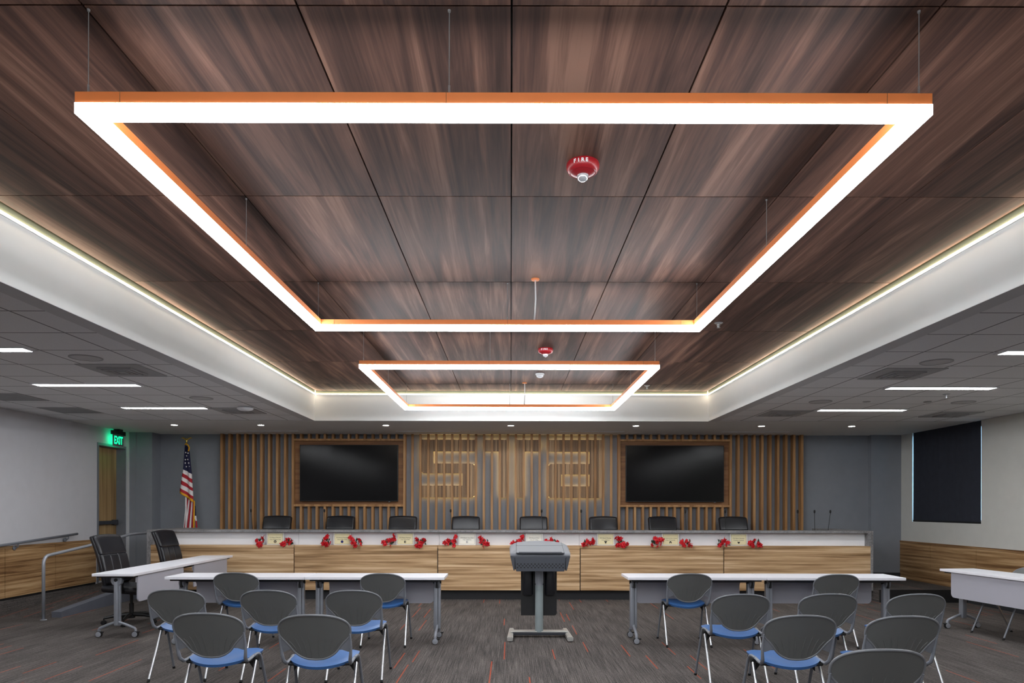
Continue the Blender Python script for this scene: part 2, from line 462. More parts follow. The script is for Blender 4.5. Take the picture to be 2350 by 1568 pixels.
# window 1 behind its blind
w1o = bpy.data.objects.new('window_1', None); COL.objects.link(w1o); w1o['kind'] = 'structure'
bm = B()
for a, b, c, e in ((WY0, WY1, WZ0, WZ0+.05), (WY0, WY1, ZS-.05, ZS), (WY0, WY0+.05, WZ0+.05, ZS-.05), (WY1-.05, WY1, WZ0+.05, ZS-.05)):
    box(bm, XR+.2, XR+.26, a, b, c, e)
obj('window_frame', bm, M['dark_metal'], w1o)
g = NT('window_glass'); g.b.inputs['Transmission Weight'].default_value = 1; g.b.inputs['Roughness'].default_value = 0
g.b.inputs['IOR'].default_value = 1.05
bm = B(); box(bm, XR+.225, XR+.231, WY0+.05, WY1-.05, WZ0+.05, ZS-.05); obj('pane', bm, g.m, w1o)
bl = thing('roller_blind', 'dark charcoal roller blind pulled down over the window in the right wall', 'blind', (XR, 0, 0))
bm = B()
N = 24
vs = [[bm.verts.new((.008+.002*math.sin(i*1.7)+dx, WY0+.018+(WY1-WY0-.038)*i/N, z)) for i in range(N+1)] for z in (WZ0+.004, ZS-.002) for dx in (0, .003)]
for a, b in ((0, 2), (2, 3), (3, 1), (1, 0)):
    for i in range(N): bm.faces.new((vs[a][i], vs[a][i+1], vs[b][i+1], vs[b][i]))
obj('blind_fabric', bm, M['blind'], bl)
bm = B(); box(bm, .001, .018, WY0+.018, WY1-.02, WZ0+.0004, WZ0+.03, .003); obj('hem_bar', bm, M['black'], bl)
bm = B(); tube(bm, [(.05, WY0+.01, ZS-.04), (.05, WY1-.01, ZS-.04)], .03, 12); obj('roller', bm, M['black'], bl, True)

# ------------------------------------------------------------------ slat wall
SX = [-5.385+.14806*i for i in range(74)]
SF = 12.97
sw = thing('slat_screen', 'screen of tall vertical oak slats covering the rear wall behind the long desk', 'slat wall')
for i, x in enumerate(SX):
    if 10 <= i <= 22 or 51 <= i <= 63 or i in (9, 23, 50, 64): continue
    dep = .042 if 23 < i < 50 else .128
    bm = B(); box(bm, x-.021, x+.021, SF, SF+dep, DZ, ZS-.001); obj('slat', bm, M['slat_wood'], sw)
for nm, i0, i1, tl in (('left', 9, 23, (-3.915, -2.089)), ('right', 50, 64, (2.133, 3.956))):
    q = thing('television_surround', f'oak surround of board, rails and short slats framing the {nm} television', 'wall surround', group='television surrounds')
    x0, x1 = SX[i0], SX[i1]
    for x in (x0, x1):
        bm = B(); box(bm, x-.021, x+.021, SF-.01, YB-.002, DZ, ZS-.001); obj('post', bm, M['slat_wood'], q)
    for z0, z1 in ((2.735, 2.772), (1.512, 1.552)):
        bm = B(); box(bm, x0+.021, x1-.021, SF-.01, YB-.002, z0, z1); obj('rail', bm, M['slat_wood'], q)
    bm = B(); box(bm, x0+.021, x1-.021, 13.03, YB-.002, 1.552, 2.735); obj('backing_board', bm, M['frame_wood'], q)
    for i in range(i0+1, i1):
        x = SX[i]
        bm = B(); box(bm, x-.021, x+.021, SF, YB-.002, 2.772, ZS-.001); obj('slat', bm, M['slat_wood'], q)
        bm = B(); box(bm, x-.021, x+.021, SF, YB-.002, DZ, 1.512); obj('slat', bm, M['slat_wood'], q)
    tv = thing('television', f'large black wall television on the {nm} side of the big wooden letters', 'television', group='wall televisions')
    a, b = tl
    bm = B(); box(bm, a, b, 12.93, 12.975, 1.607, 2.657, .006); obj('casing', bm, M['black'], tv)
    bm = B(); box(bm, a+.012, b-.012, 12.927, 12.931, 1.622, 2.645); obj('screen', bm, M['screen'], tv)
    bm = B(); box(bm, (a+b)/2-.3, (a+b)/2+.3, 12.976, 13.029, 1.8, 2.4); obj('wall_bracket', bm, M['dark_metal'], tv)
    bm = B(); box(bm, b-.18, b-.15, 12.94, 12.95, 1.598, 1.609); obj('sensor', bm, M['silver'], tv)

# big backlit letters, px columns at 123 px per metre
def lx(px): return (px-1172)/123.0
def lz(py): return 1.5+(1165-py)/123.0
def letter(nm, lab, shapes):
    L = thing('wall_letter', lab, 'letter', group='big wooden wall letters')
    bm = B(); rnd = random.Random(nm)
    bl_ = B(); bb = B()
    for (xa, xb, ya, yb, rads) in shapes:     # rads: radius at tl,tr,bl,br in px
        n = max(1, round((xb-xa)/3.6))
        def top(x):
            if rads[0] and x-xa < rads[0]: return ya+rads[0]-math.sqrt(max(0, rads[0]**2-(rads[0]-(x-xa))**2))
            if rads[1] and xb-x < rads[1]: return ya+rads[1]-math.sqrt(max(0, rads[1]**2-(rads[1]-(xb-x))**2))
            return ya
        def bot(x):
            if rads[2] and x-xa < rads[2]: return yb-rads[2]+math.sqrt(max(0, rads[2]**2-(rads[2]-(x-xa))**2))
            if rads[3] and xb-x < rads[3]: return yb-rads[3]+math.sqrt(max(0, rads[3]**2-(rads[3]-(xb-x))**2))
            return yb
        for k in range(n):
            u0, u1 = xa+(xb-xa)*k/n, xa+(xb-xa)*(k+1)/n
            e0, e1 = u0+.15, u1-.15
            dp = 13.014 + rnd.choice((0, .004, .008))
            prism(bm, [(lx(e0), lz(bot(e0))), (lx(e1), lz(bot(e1))), (lx(e1), lz(top(e1))), (lx(e0), lz(top(e0)))], dp, 13.0395, 'xz', rnd.choice((0, 1, 1)))
        prism(bb, rrect(lx(xa), lx(xb), lz(yb), lz(ya), max(.002, max(rads)/123.0), (rads[2], rads[3], rads[1], rads[0])), 13.040, 13.048)
        g_ = 2.2
        if xb-xa > 2*g_ and yb-ya > 2*g_:
            box(bl_, lx(xa+g_), lx(xb-g_), 13.049, 13.055, lz(yb-g_), lz(ya+g_))
    obj('face_strips', bm, [M['strip_a'], M['strip_b']], L)
    obj('backing', bb, M['strip_b'], L)
    obj('backlight', bl_, M['backlight'], L)
letter('S', 'large backlit wooden letter S of thin strips behind the slats', [
    (965, 994, 1009.5, 1087, (0,0,9,0)), (994, 1090, 1009.5, 1036.5, (0,0,0,0)), (994, 1061, 1064, 1087, (0,0,0,0)),
    (1061, 1090, 1064, 1142.5, (0,10,0,10)), (965, 1061, 1115, 1142.5, (0,0,0,0))])
letter('T', 'large backlit wooden letter T of thin strips, split by a gap down its middle', [
    (1111, 1144, 1009.5, 1036.5, (0,0,0,0)), (1144, 1165, 1009.5, 1142.5, (0,0,0,0)),
    (1183, 1204, 1009.5, 1142.5, (0,0,0,0)), (1204, 1240, 1009.5, 1036.5, (0,0,0,0))])
letter('A', 'large backlit wooden letter A of thin strips with rounded left side', [
    (1257, 1353, 1009.5, 1037, (0,0,0,0)), (1353, 1382, 1009.5, 1143.5, (0,0,0,0)), (1257, 1288, 1064.5, 1143.5, (10,0,10,0)),
    (1288, 1353, 1064.5, 1089, (0,0,0,0)), (1288, 1353, 1116, 1143.5, (0,0,0,0))])

# ------------------------------------------------------------------ dais desk
DX0, DX1, DY = -5.89, 5.87, 11.28
dk = thing('dais_desk', 'long council desk with wood front, white band and grey concrete top', 'desk')
bm = B()
box(bm, DX0, DX1, DY, DY+.36, 1.092, 1.128, .004); box(bm, DX0, DX0+.38, DY+.36, 12.4, 1.092, 1.128, .004); box(bm, DX1-.38, DX1, DY+.36, 12.7, 1.092, 1.128, .004)
obj('counter_top', bm, M['concrete'], dk)
for a in (DX0, DX1-.085):
    bm = B(); box(bm, a, a+.085, DY, 12.38 if a < 0 else 12.68, DZ-.04, 1.092, .003); obj('end_panel', bm, M['concrete'], dk)
bm = B()
cuts = [DX0+.085] + [(p-1172)/141.6 for p in (682, 1007, 1330.5, 1655)] + [DX1-.085]
for a, b in zip(cuts, cuts[1:]): box(bm, a+.002, b-.002, DY+.11, DY+.14, .87, 1.092)
obj('white_band', bm, M['white_panel'], dk)
cuts = [DX0+.06] + [(p-1172)/141.6 for p in (676, 1005, 1331.5, 1660.5)] + [DX1-.04]
for a, b in zip(cuts, cuts[1:]):
    bm = B(); box(bm, a+.007, b-.007, DY-.002, DY+.022, .158, .885, .001, 1); obj('front_panel', bm, M['desk_wood'], dk)
bm = B(); box(bm, DX0+.086, DX1-.086, DY+.022, DY+.11, .84, .884); obj('ledge', bm, M['desk_wood'], dk)
bm = B(); box(bm, DX0+.086, DX1-.086, DY+.025, DY+.04, .16, .84); obj('carcass', bm, M['black'], dk)
bm = B(); box(bm, DX0+.1, DX1-.1, DY+.09, DY+.11, 0, .17); obj('plinth', bm, M['dark_recess'], dk)
bm = B(); box(bm, DX0+.09, DX1-.09, DY+.15, DY+.72, .915, .945, .003); obj('work_surface', bm, M['white_lam'], dk)

# nameplates and flowers
plates = [
 (628.5, 'STA Board Member', 'City of Suisun City', 'card_cream', 'seal', 'dark round seal, first from the flag end'),
 (783, 'STA Board Member', 'City of Rio Vista', 'card_cream', 'blue', 'round blue seal'),
 (928.5, 'STA Board Member', 'City of Fairfield', 'card_cream', 'square', 'square dark emblem under its text'),
 (1071.5, 'STA Board Vice Chair', 'City of Benicia', 'card_white', 'pale', 'whitish card and a faint emblem'),
 (1226.5, 'STA Board Chair', 'City of Vallejo', 'card_white', None, 'whitish card, partly behind the lectern'),
 (1391.3, 'STA Board Member', 'City of Dixon', 'card_cream', 'shield', 'shield emblem, next to the lectern'),
 (1541, 'STA Alternate Board Member', 'City of Vacaville', 'card_cream', 'house', 'long top line and house shaped emblem'),
 (1698.5, 'STA Board Member', 'County of Solano', 'card_cream', 'crest', 'dark crest, last towards the window')]
tilt = Matrix.Rotation(-.06, 4, 'X')
for px, l1, l2, card, em, lab in plates:
    p = thing('nameplate', f'framed nameplate on the desk ledge with {lab}', 'nameplate', ((px-1172)/142.0, DY+.045, .886), 0, 'nameplates along the desk')
    w_, h_ = .14, .197
    bm = B()
    box(bm, -w_, w_, 0, .012, 0, .012, M=tilt); box(bm, -w_, w_, 0, .012, h_-.012, h_, M=tilt)
    box(bm, -w_, -w_+.014, 0, .012, .012, h_-.012, M=tilt); box(bm, w_-.014, w_, 0, .012, .012, h_-.012, M=tilt)
    obj('frame', bm, M['plate_frame'], p)
    bm = B(); box(bm, -w_+.014, w_-.014, .005, .011, .012, h_-.012, M=tilt); obj('card', bm, M[card], p)
    bm = B(); q = .004
    for x0, x1, z0, z1 in ((-w_+.018, w_-.018, .016, .018), (-w_+.018, w_-.018, h_-.018, h_-.016), (-w_+.018, -w_+.020, .018, h_-.018), (w_-.020, w_-.018, .018, h_-.018)):
        box(bm, x0, x1, q, .005, z0, z1, M=tilt)
    obj('border_line', bm, M['ink'], p)
    s1 = .0235 if len(l1) < 22 else .0185
    for s, zz, sz in ((l1, .118, s1), (l2, .088, .0235)):
        text_mesh(s, sz, tilt @ Matrix.Translation((0, .0044, zz)) @ FRONT, M['ink'], 'lettering', p, .0004)
    bm = B(); zc = .052
    if em in ('seal', 'blue'): lathe(bm, [(.022, .003), (.022, .005)], (0, 0, zc), 20, 'y'); lathe(bm, [(.009, .0022), (.009, .0032)], (0, 0, zc-.003), 16, 'y', mi=1 if em == 'seal' else 0)
    elif em in ('square', 'pale'):
        for k in range(3): box(bm, -.015, .015, .003, .005, zc-.018+k*.014, zc-.010+k*.014)
        box(bm, -.015, -.006, .0028, .005, zc-.018, zc+.018)
    elif em == 'shield': box(bm, -.022, .022, .003, .005, zc+.006, zc+.02); prism(bm, [(-.014, zc+.004), (-.012, zc-.012), (0, zc-.022), (.012, zc-.012), (.014, zc+.004)], .003, .005)
    elif em == 'house': prism(bm, [(-.018, zc-.018), (-.018, zc+.006), (0, zc+.022), (.018, zc+.006), (.018, zc-.018), (.008, zc-.018), (.008, zc-.002), (-.008, zc-.002), (-.008, zc-.018)], .003, .005)
    elif em == 'crest': prism(bm, [(-.022, zc+.014), (-.012, zc-.014), (0, zc-.02), (.012, zc-.014), (.022, zc+.014), (.008, zc+.006), (0, zc+.014), (-.008, zc+.006)], .003, .005)
    bmesh.ops.transform(bm, matrix=tilt, verts=bm.verts)
    if em: obj('emblem', bm, [M['ink_blue'] if em == 'blue' else (M['vent'] if em == 'pale' else M['ink']), M['card_cream']], p)
    else: bm.free()

def blossom_mesh(seed):
    rnd = random.Random(seed); bm = B()
    for k in range(6):
        a = 2*PI*k/6+rnd.uniform(-.2, .2); L = .046*rnd.uniform(.85, 1.15)
        ca, sa = math.cos(a), math.sin(a); pa, pb = -sa, ca
        prof = [(.003, .004, 0), (.35, .013, .012), (.7, .014, .013), (1, .003, .004)]
        rows = []
        for f_, w_, z_ in prof:
            r = L*f_ if f_ > .01 else .003
            rows.append([bm.verts.new((ca*r+pa*w_*s, sa*r+pb*w_*s, z_+(.004 if s else 0))) for s in (-1, 0, 1)])
        for A, C in zip(rows, rows[1:]):
            for i in range(2): bm.faces.new((A[i], A[i+1], C[i+1], C[i]))
    lathe(bm, [(.006, -.004), (.008, .004), (.004, .014)], seg=8)
    me = bpy.data.meshes.new('blossom'); bm.to_mesh(me); bm.free(); me.materials.append(M['petal'])
    return me
BL = [blossom_mesh(s) for s in range(3)]
# (pixel x, pixel y) of every blossom in each bunch, measured against its plate
bunches = [
 (0, 'flag side', [(587,1240),(596,1246),(604,1234),(595,1252),(602,1242)]), (0, 'lectern side', [(658,1238),(649,1249),(655,1246),(669,1244),(661,1243)]),
 (1, 'flag side', [(750,1231),(741,1246),(748,1247),(757,1245),(747,1236)]), (1, 'lectern side', [(804,1233),(811,1242),(818,1248),(824,1240),(831,1246),(815,1251)]),
 (2, 'flag side', [(882,1244),(889,1240),(902,1237),(905,1228),(898,1250)]), (2, 'lectern side', [(955,1237),(966,1243),(972,1239),(964,1252),(958,1251),(970,1246)]),
 (3, 'flag side', [(1021,1244),(1031,1238),(1042,1241),(1047,1230),(1041,1250),(1027,1246)]), (3, 'lectern side', [(1100,1231),(1102,1241),(1109,1237),(1111,1246),(1119,1246),(1108,1253)]),
 (4, 'flag side', [(1176,1244),(1185,1241),(1196,1235),(1199,1230),(1193,1240)]), (4, 'window side', [(1255,1239),(1267,1236),(1279,1243),(1262,1243)]),
 (5, 'lectern side', [(1340,1247),(1350,1240),(1360,1236),(1365,1241),(1355,1245),(1345,1249)]), (5, 'window side', [(1415,1233),(1424,1233),(1420,1248),(1430,1245),(1438,1246),(1427,1250)]),
 (6, 'lectern side', [(1494,1248),(1506,1233),(1515,1236),(1509,1241),(1509,1252),(1514,1246)]), (6, 'window side', [(1565,1239),(1568,1249),(1578,1240),(1581,1247),(1588,1250)]),
 (7, 'lectern side', [(1651,1249),(1658,1243),(1666,1236),(1672,1243),(1664,1248)]), (7, 'window side', [(1723,1242),(1726,1247),(1735,1238),(1739,1245),(1744,1249)])]
names8 = ['first', 'second', 'third', 'fourth', 'fifth', 'sixth', 'seventh', 'eighth']
for k, side, pts in bunches:
    rnd = random.Random(k*7+len(side))
    cx_ = sum(p[0] for p in pts)/len(pts)
    X0 = (cx_-1172)/142.0; PX = (plates[k][0]-1172)/142.0
    rt = thing('flower_bunch', f'red flower bunch on the {side} of the {names8[k]} nameplate from the flag', 'flowers', (X0, DY+.03, .886), 0, 'red flowers beside the nameplates')
    stems = B(); lv = B()
    pts = pts+[(u+rnd.uniform(-4, 4), min(1250, v+rnd.uniform(-1, 4))) for u, v in pts[:4]]
    for (u, v) in pts:
        lxx = (u-1172)/142.0-X0; lzz = max(-.02, (1250-v)/142.0)
        o = bpy.data.objects.new('blossom', BL[rnd.randrange(3)]); COL.objects.link(o); o.parent = rt
        o.rotation_euler = (PI/2+rnd.uniform(-.7, .4), rnd.uniform(-.5, .5), rnd.uniform(0, 6))
        sc = rnd.uniform(.9, 1.12); o.scale = (sc, sc, sc)
        Rm = o.rotation_euler.to_matrix()*sc
        pv = [Rm @ v.co for v in o.data.vertices]
        zlo = min(p.z for p in pv); zhi = max(p.z for p in pv); yhi = max(p.y for p in pv)
        lzz = min(lzz, .203-zhi)
        droop = lzz+zlo < .002                       # hangs over the front edge of the ledge
        ly = -.035-yhi if droop else min(rnd.uniform(-.015, .03), .074-yhi)
        if abs(X0+lxx-PX) < .15+.055*sc and not droop: ly = min(ly, .008-yhi)
        if not droop and ly < -.03-zlo*0 and lzz+zlo < .002: ly = -.035-yhi
        o.location = (lxx, ly, lzz)
        if droop:
            tube(stems, [(lxx*.3, .03, .006), (lxx*.75, .0, .010), (lxx*.9, -.036, .010), (lxx, ly+.004, lzz)], .002, 5); continue
        tube(stems, [(lxx*.3, .03, .006), (lxx*.75, .025, max(.012, lzz*.6)), (lxx, ly+.004, lzz)], .002, 5)
    for q in range(11):
        a = rnd.uniform(-.08, .08); z = rnd.uniform(.008, .09); y_ = rnd.uniform(0, .04); tw = rnd.uniform(-1, 1)
        if abs(X0+a-PX) < .185: a = -a if abs(X0-a-PX) > .185 else (PX-X0)+(.19 if X0 > PX else -.19)
        vv = [lv.verts.new((a+dx*math.cos(tw)-dz*math.sin(tw)*.5, y_+abs(dx)*.2, max(.002, z+dz*math.cos(tw)+dx*math.sin(tw)*.5))) for dx, dz in ((0, -.035), (.014, 0), (0, .035), (-.014, 0))]
        lv.faces.new(vv)
    obj('stems', stems, M['leaf'], rt); obj('leaves', lv, M['leaf'], rt)

# microphones
mics = [(576.6, 'in front of the first oak slats from the flag'), (745, 'beside the second desk chair from the flag'), (1034.5, 'below the big letter S'),
        (1243, 'in front of the fifth desk chair'), (1333.5, 'below the big letter A'), (1573, 'below the right television, beside its screen centre'),
        (1664, 'in front of the last desk chair'), (1830, 'before the last oak slats'), (1868.6, 'alone against the grey wall, nearer the slats'), (1905, 'leaning, against the grey wall nearest the window')]
for px, lab in mics:
    X0 = (px-1172)*11.8/1600
    m = thing('gooseneck_microphone', f'thin black gooseneck microphone {lab}', 'microphone', (X0, 11.8, .9462), 0, 'gooseneck microphones on the desk')
    lean = .03 if px < 1900 else -.05
    bm = B(); lathe(bm, [(.06, 0), (.06, .012), (.05, .022), (.012, .028), (.012, .05)], seg=20); obj('base', bm, M['black'], m, True, .6)
    bm = B(); tube(bm, [(lean*.8, .01, .03), (lean*.5, .01, .2), (lean*.2, 0, .36), (0, -.01, .47)], .0045, 8); obj('gooseneck', bm, M['black'], m, True)
    bm = B(); lathe(bm, [(.006, .465), (.013, .475), (.015, .495), (.013, .515), (.005, .522)], (0, -.01, 0), 12); obj('windscreen', bm, M['rubber'], m, True)

# ------------------------------------------------------------------ executive chairs
def cushion(bm, x0, x1, y0, y1, z0, z1, bev): box(bm, x0, x1, y0, y1, z0, z1, bev, 4)
def make_exec(label):
    c = thing('executive_chair', label, 'office chair', group=None)
    bm = B(); lathe(bm, [(.04, .07), (.045, .1), (.03, .13)], seg=16)
    for k in range(5):
        a = 2*PI*k/5+.3; ca, sa = math.cos(a), math.sin(a)
        tube(bm, [(ca*.03, sa*.03, .115), (ca*.18, sa*.18, .11), (ca*.31, sa*.31, .085)], [.026, .022, .015], 8, ry=[.03, .022, .015])
    sb = obj('star_base', bm, M['black'], c, True, .7)
    for k in range(5):
        a = 2*PI*k/5+.3; px, py = math.cos(a)*.31, math.sin(a)*.31
        bm = B(); tube(bm, [(px, py, .085), (px, py, .05)], .008, 8)
        for s in (-.014, .014): lathe(bm, [(.008, -.011), (.027, -.009), (.03, 0), (.027, .009), (.008, .011)], (px+s, py, .03), 14, 'x')
        obj('caster', bm, M['rubber'], sb, True, .6)
    bm = B(); tube(bm, [(0, 0, .11), (0, 0, .26)], .028, 14); tube(bm, [(0, 0, .26), (0, 0, .40)], .02, 14); box(bm, -.11, .11, -.13, .13, .385, .425, .01)
    obj('gas_column', bm, M['black'], c, True, .6)
    bm = B(); cushion(bm, -.265, .265, -.25, .27, .42, .51, .04)
    for v in bm.verts:
        if v.co.y > .15: v.co.z -= (v.co.y-.15)*.35
    obj('seat', bm, M['leather'], c, True)
    # backrest: a tall padded slab, leaning, in three padded fields
    def bend(bm, yoff):
        for v in bm.verts:
            z = v.co.z; t_ = (z-.46)/.68
            v.co.y += yoff - .02 - .16*t_*t_*.9 - .03*t_ + .35*v.co.x*v.co.x*(1-.3*t_)
            if t_ < .35: v.co.x *= 1-.10*(1-t_/.35)
            if z > .95: v.co.z += (z-.95)/.18*(.016*(1-(v.co.x/.26)**2)-.009)
    bm = B(); cushion(bm, -.255, .255, -.045, .02, .46, 1.13, .03)
    bmesh.ops.subdivide_edges(bm, edges=[e for e in bm.edges if abs(e.verts[0].co.z-e.verts[1].co.z) > .3], cuts=12)
    bmesh.ops.subdivide_edges(bm, edges=[e for e in bm.edges if abs(e.verts[0].co.x-e.verts[1].co.x) > .3], cuts=6, use_grid_fill=True)
    bend(bm, -.2); bk = obj('backrest', bm, M['leather'], c, True)
    for nm, parts in (('headrest_cushion', [(-.252, .252, .885, 1.138)]), ('back_cushion', [(-.25, -.062, .52, .90), (-.092, .092, .52, .90), (.062, .25, .52, .90)])):
        bm = B()
        for x0, x1, z0, z1 in parts:
            b2 = B(); cushion(b2, x0, x1, -.01, .055, z0, z1, .03)
            bmesh.ops.subdivide_edges(b2, edges=[e for e in b2.edges if abs(e.verts[0].co.z-e.verts[1].co.z) > .12], cuts=6)
            bmesh.ops.subdivide_edges(b2, edges=[e for e in b2.edges if abs(e.verts[0].co.x-e.verts[1].co.x) > .12], cuts=5)
            bend(b2, -.2)
            me = bpy.data.meshes.new('tmp'); b2.to_mesh(me); b2.free(); bm.from_mesh(me); bpy.data.meshes.remove(me)
        obj(nm, bm, M['leather'], bk, True)
    for s in (-1, 1):
        bm = B()
        tube(bm, [(s*.2, .05, .42), (s*.29, .06, .44), (s*.31, .08, .55), (s*.305, .05, .64)], .016, 8, ry=.024)
        obj('armrest', bm, M['black'], c, True); box_ = B(); box(box_, s*.30-.03, s*.30+.03, -.12, .13, .63, .665, .014, 3); obj('arm_pad', box_, M['rubber'], c, True)
    return c
ex = make_exec('black leather executive chair at the near half of the left side tables')
ex['group'] = 'black leather chairs at the side tables'
ex.location = (-4.88, 8.98, 0); ex.rotation_euler = (0, 0, -PI/2-.10)
dup(ex, (-5.0, 10.72, 0), -PI/2-.08, 'black leather executive chair at the far left side table, next to the desk')
for i, px in enumerate((633, 779, 923, 1068.5, 1225, 1386, 1522.5, 1686)):
    lab = ['below the left television towards the flag', 'below the middle of the left television', 'below the inner corner of the left television', 'below the big letter S',
           'behind the lectern, below the big letter T', 'below the big letter A, right of the lectern', 'below the middle of the right television', 'below the right television, outer corner']
    c = dup(ex, ((px-1172)/127.0, 12.36, DZ), PI, f'black leather desk chair, {lab[i]}')
    c['group'] = 'leather chairs behind the council desk'

# ------------------------------------------------------------------ stacking chairs
BZ0, BZT = .484, .80
ZM = .688
FT = [0, .08, .17, .28, .40, .53, .656, .78, .877, .95, .985, 1]
WT = [1, .998, .985, .92, .81, .715, .64, .55, .44, .31, .19, 0]
def bw(z):
    if z >= ZM: return .236*max(0, 1-((z-ZM)/(BZT-ZM))**2.35)**(1/2.35)
    f = min(1, (ZM-z)/(ZM-BZ0))
    for i in range(len(FT)-1):
        if f <= FT[i+1]:
            return .236*(WT[i]+(WT[i+1]-WT[i])*(f-FT[i])/(FT[i+1]-FT[i]))
    return 0
def zw(x):
    z = BZ0
    while bw(z) < abs(x) and z < ZM: z += .001
    return z
def by(x, z):
    t_ = (z-BZ0)/(BZT-BZ0)
    return -.225-.12*t_-.02*t_*t_+.9*x*x*(.6+.4*t_)
def make_chair(label):
    c = thing('stacking_chair', label, 'chair')
    bm = B(); NR, NC = 22, 14
    grid = []
    for i in range(NR+1):
        z = BZ0+(BZT-BZ0)*(1-math.cos(PI*(.02+.96*i/NR)))/2
        w_ = bw(z)
        grid.append([(w_*(2*j/NC-1), z) for j in range(NC+1)])
    fa = [[bm.verts.new((x, by(x, z), z)) for x, z in r] for r in grid]
    fb = [[bm.verts.new((x, by(x, z)+.007, z)) for x, z in r] for r in grid]
    for i in range(NR):
        for j in range(NC):
            bm.faces.new((fa[i][j], fa[i][j+1], fa[i+1][j+1], fa[i+1][j])); bm.faces.new((fb[i][j], fb[i+1][j], fb[i+1][j+1], fb[i][j+1]))
    for i in range(NR):
        bm.faces.new((fa[i][0], fa[i+1][0], fb[i+1][0], fb[i][0])); bm.faces.new((fa[i][-1], fb[i][-1], fb[i+1][-1], fa[i+1][-1]))
    for j in range(NC):
        bm.faces.new((fa[0][j], fb[0][j], fb[0][j+1], fa[0][j+1])); bm.faces.new((fa[-1][j], fa[-1][j+1], fb[-1][j+1], fb[-1][j]))
    for k in range(8):                      # pressed flutes fanning up from the lower edge
        u = (k-3.5)/3.5; s = 1 if u > 0 else -1
        xa, xb = u*.118+s*.006, u*.160+s*.012
        za = zw(xa)+.013; zb = .662-.045*abs(u)**1.6
        pts = []
        for q in range(7):
            f_ = q/6; x = xa+(xb-xa)*f_**1.7; z = za+(zb-za)*f_
            pts.append((x, by(x, z)-.0005, z))
        tube(bm, pts, [.0012]+[.0036]*5+[.0012], 6)
    sh = obj('back_shell', bm, M['shell'], c, True, .9)
    bm = B(); pts = []
    for i in range(60):
        a = 2*PI*i/60; z = (BZ0+BZT)/2+(BZT-BZ0)/2*math.sin(a)
        w_ = bw(min(BZT-.0004, max(BZ0+.0004, z)))
        x = w_*(1 if math.cos(a) > 0 else -1)
        if abs(math.cos(a)) < .12: x = w_*math.cos(a)/.12
        pts.append((x, by(x, z)+.003, z))
    tube(bm, pts, .0075, 8, closed=True)
    obj('rim', bm, M['rim'], sh, True)
    for s in (-1, 1):
        # side bracket: web plate below the shell and an arm that turns forward under the seat
        bm = B(); rows = []
        for q in range(13):
            z = .668-(.668-.535)*q/12; wi = bw(z)-.003; wo = .238-.006*(q/12)
            if q > 9: wi = max(wi, wo-.022-(12-q)*.026)
            rows.append([bm.verts.new((s*x, by(min(x, .225), z)+dy, z)) for x, dy in ((wi, -.001), (wo, -.001), (wo, .007), (wi, .007))])
        for A, C in zip(rows, rows[1:]):
            for k in range(4): bm.faces.new((A[k], A[(k+1) % 4], C[(k+1) % 4], C[k]))
        bm.faces.new(rows[0]); bm.faces.new(rows[-1])
        tube(bm, [(s*.233, by(.22, .66), .66), (s*.232, by(.22, .58), .58), (s*.228, by(.215, .52)-.006, .52), (s*.222, -.205, .474), (s*.216, -.165, .447), (s*.216, -.12, .447), (s*.216, -.02, .458)],
             [.006, .009, .011, .013, .013, .012, .010], 8, ry=[.006, .011, .013, .013, .012, .010, .009])
        obj('bracket', bm, M['bracket'], c, True, .8)
    bm = B(); NU, NV = 14, 12
    def sy(x, y): return .464-math.cos(x/.225*PI/2)*(.010+.020*max(0, min(1, (.10-y)/.25)))-max(0, y-.16)**2*2.2
    top = []; botm = []
    for i in range(NU+1):
        a = -1+2*i/NU; rt, rb = [], []
        for j in range(NV+1):
            b = -1+2*j/NV
            ex_ = 1/max(1e-6, (abs(a)**4+abs(b)**4)**.25)*max(abs(a), abs(b)) if (a or b) else 1
            x = a*ex_*.222; y_ = .025+b*ex_*(.228 if b > 0 else .235*(1-.30*(x/.222)**2))
            e = max(abs(a), abs(b))
            z = sy(x, y_)-(.016 if e > .99 else (.004 if e > .8 else 0))
            rt.append(bm.verts.new((x, y_, z+.012))); rb.append(bm.verts.new((x*.965, y_*.965, z-(.008 if e > .99 else (.02 if e > .8 else .026)))))
        top.append(rt); botm.append(rb)
    for i in range(NU):
        for j in range(NV):
            bm.faces.new((top[i][j], top[i+1][j], top[i+1][j+1], top[i][j+1])); bm.faces.new((botm[i][j], botm[i][j+1], botm[i+1][j+1], botm[i+1][j]))
    for i in range(NU):
        bm.faces.new((top[i][0], botm[i][0], botm[i+1][0], top[i+1][0])); bm.faces.new((top[i][-1], top[i+1][-1], botm[i+1][-1], botm[i][-1]))
    for j in range(NV):
        bm.faces.new((top[0][j], top[0][j+1], botm[0][j+1], botm[0][j])); bm.faces.new((top[-1][j], botm[-1][j], botm[-1][j+1], top[-1][j+1]))
    obj('seat', bm, M['blue'], c, True, 1.0)
    bm = B()
    for y_ in (-.13, .13): tube(bm, [(-.205, y_, .432), (-.1, y_, .424), (.1, y_, .424), (.205, y_, .432)], .009, 8)
    for s in (-1, 1):
        tube(bm, [(s*.205, -.13, .432), (s*.205, .14, .432)], .010, 8)
        prism(bm, [(s*.205, .43), (s*.16, .425), (s*.207, .36)], -.015, .01)
    obj('under_frame', bm, M['rubber'], c, True, .8)
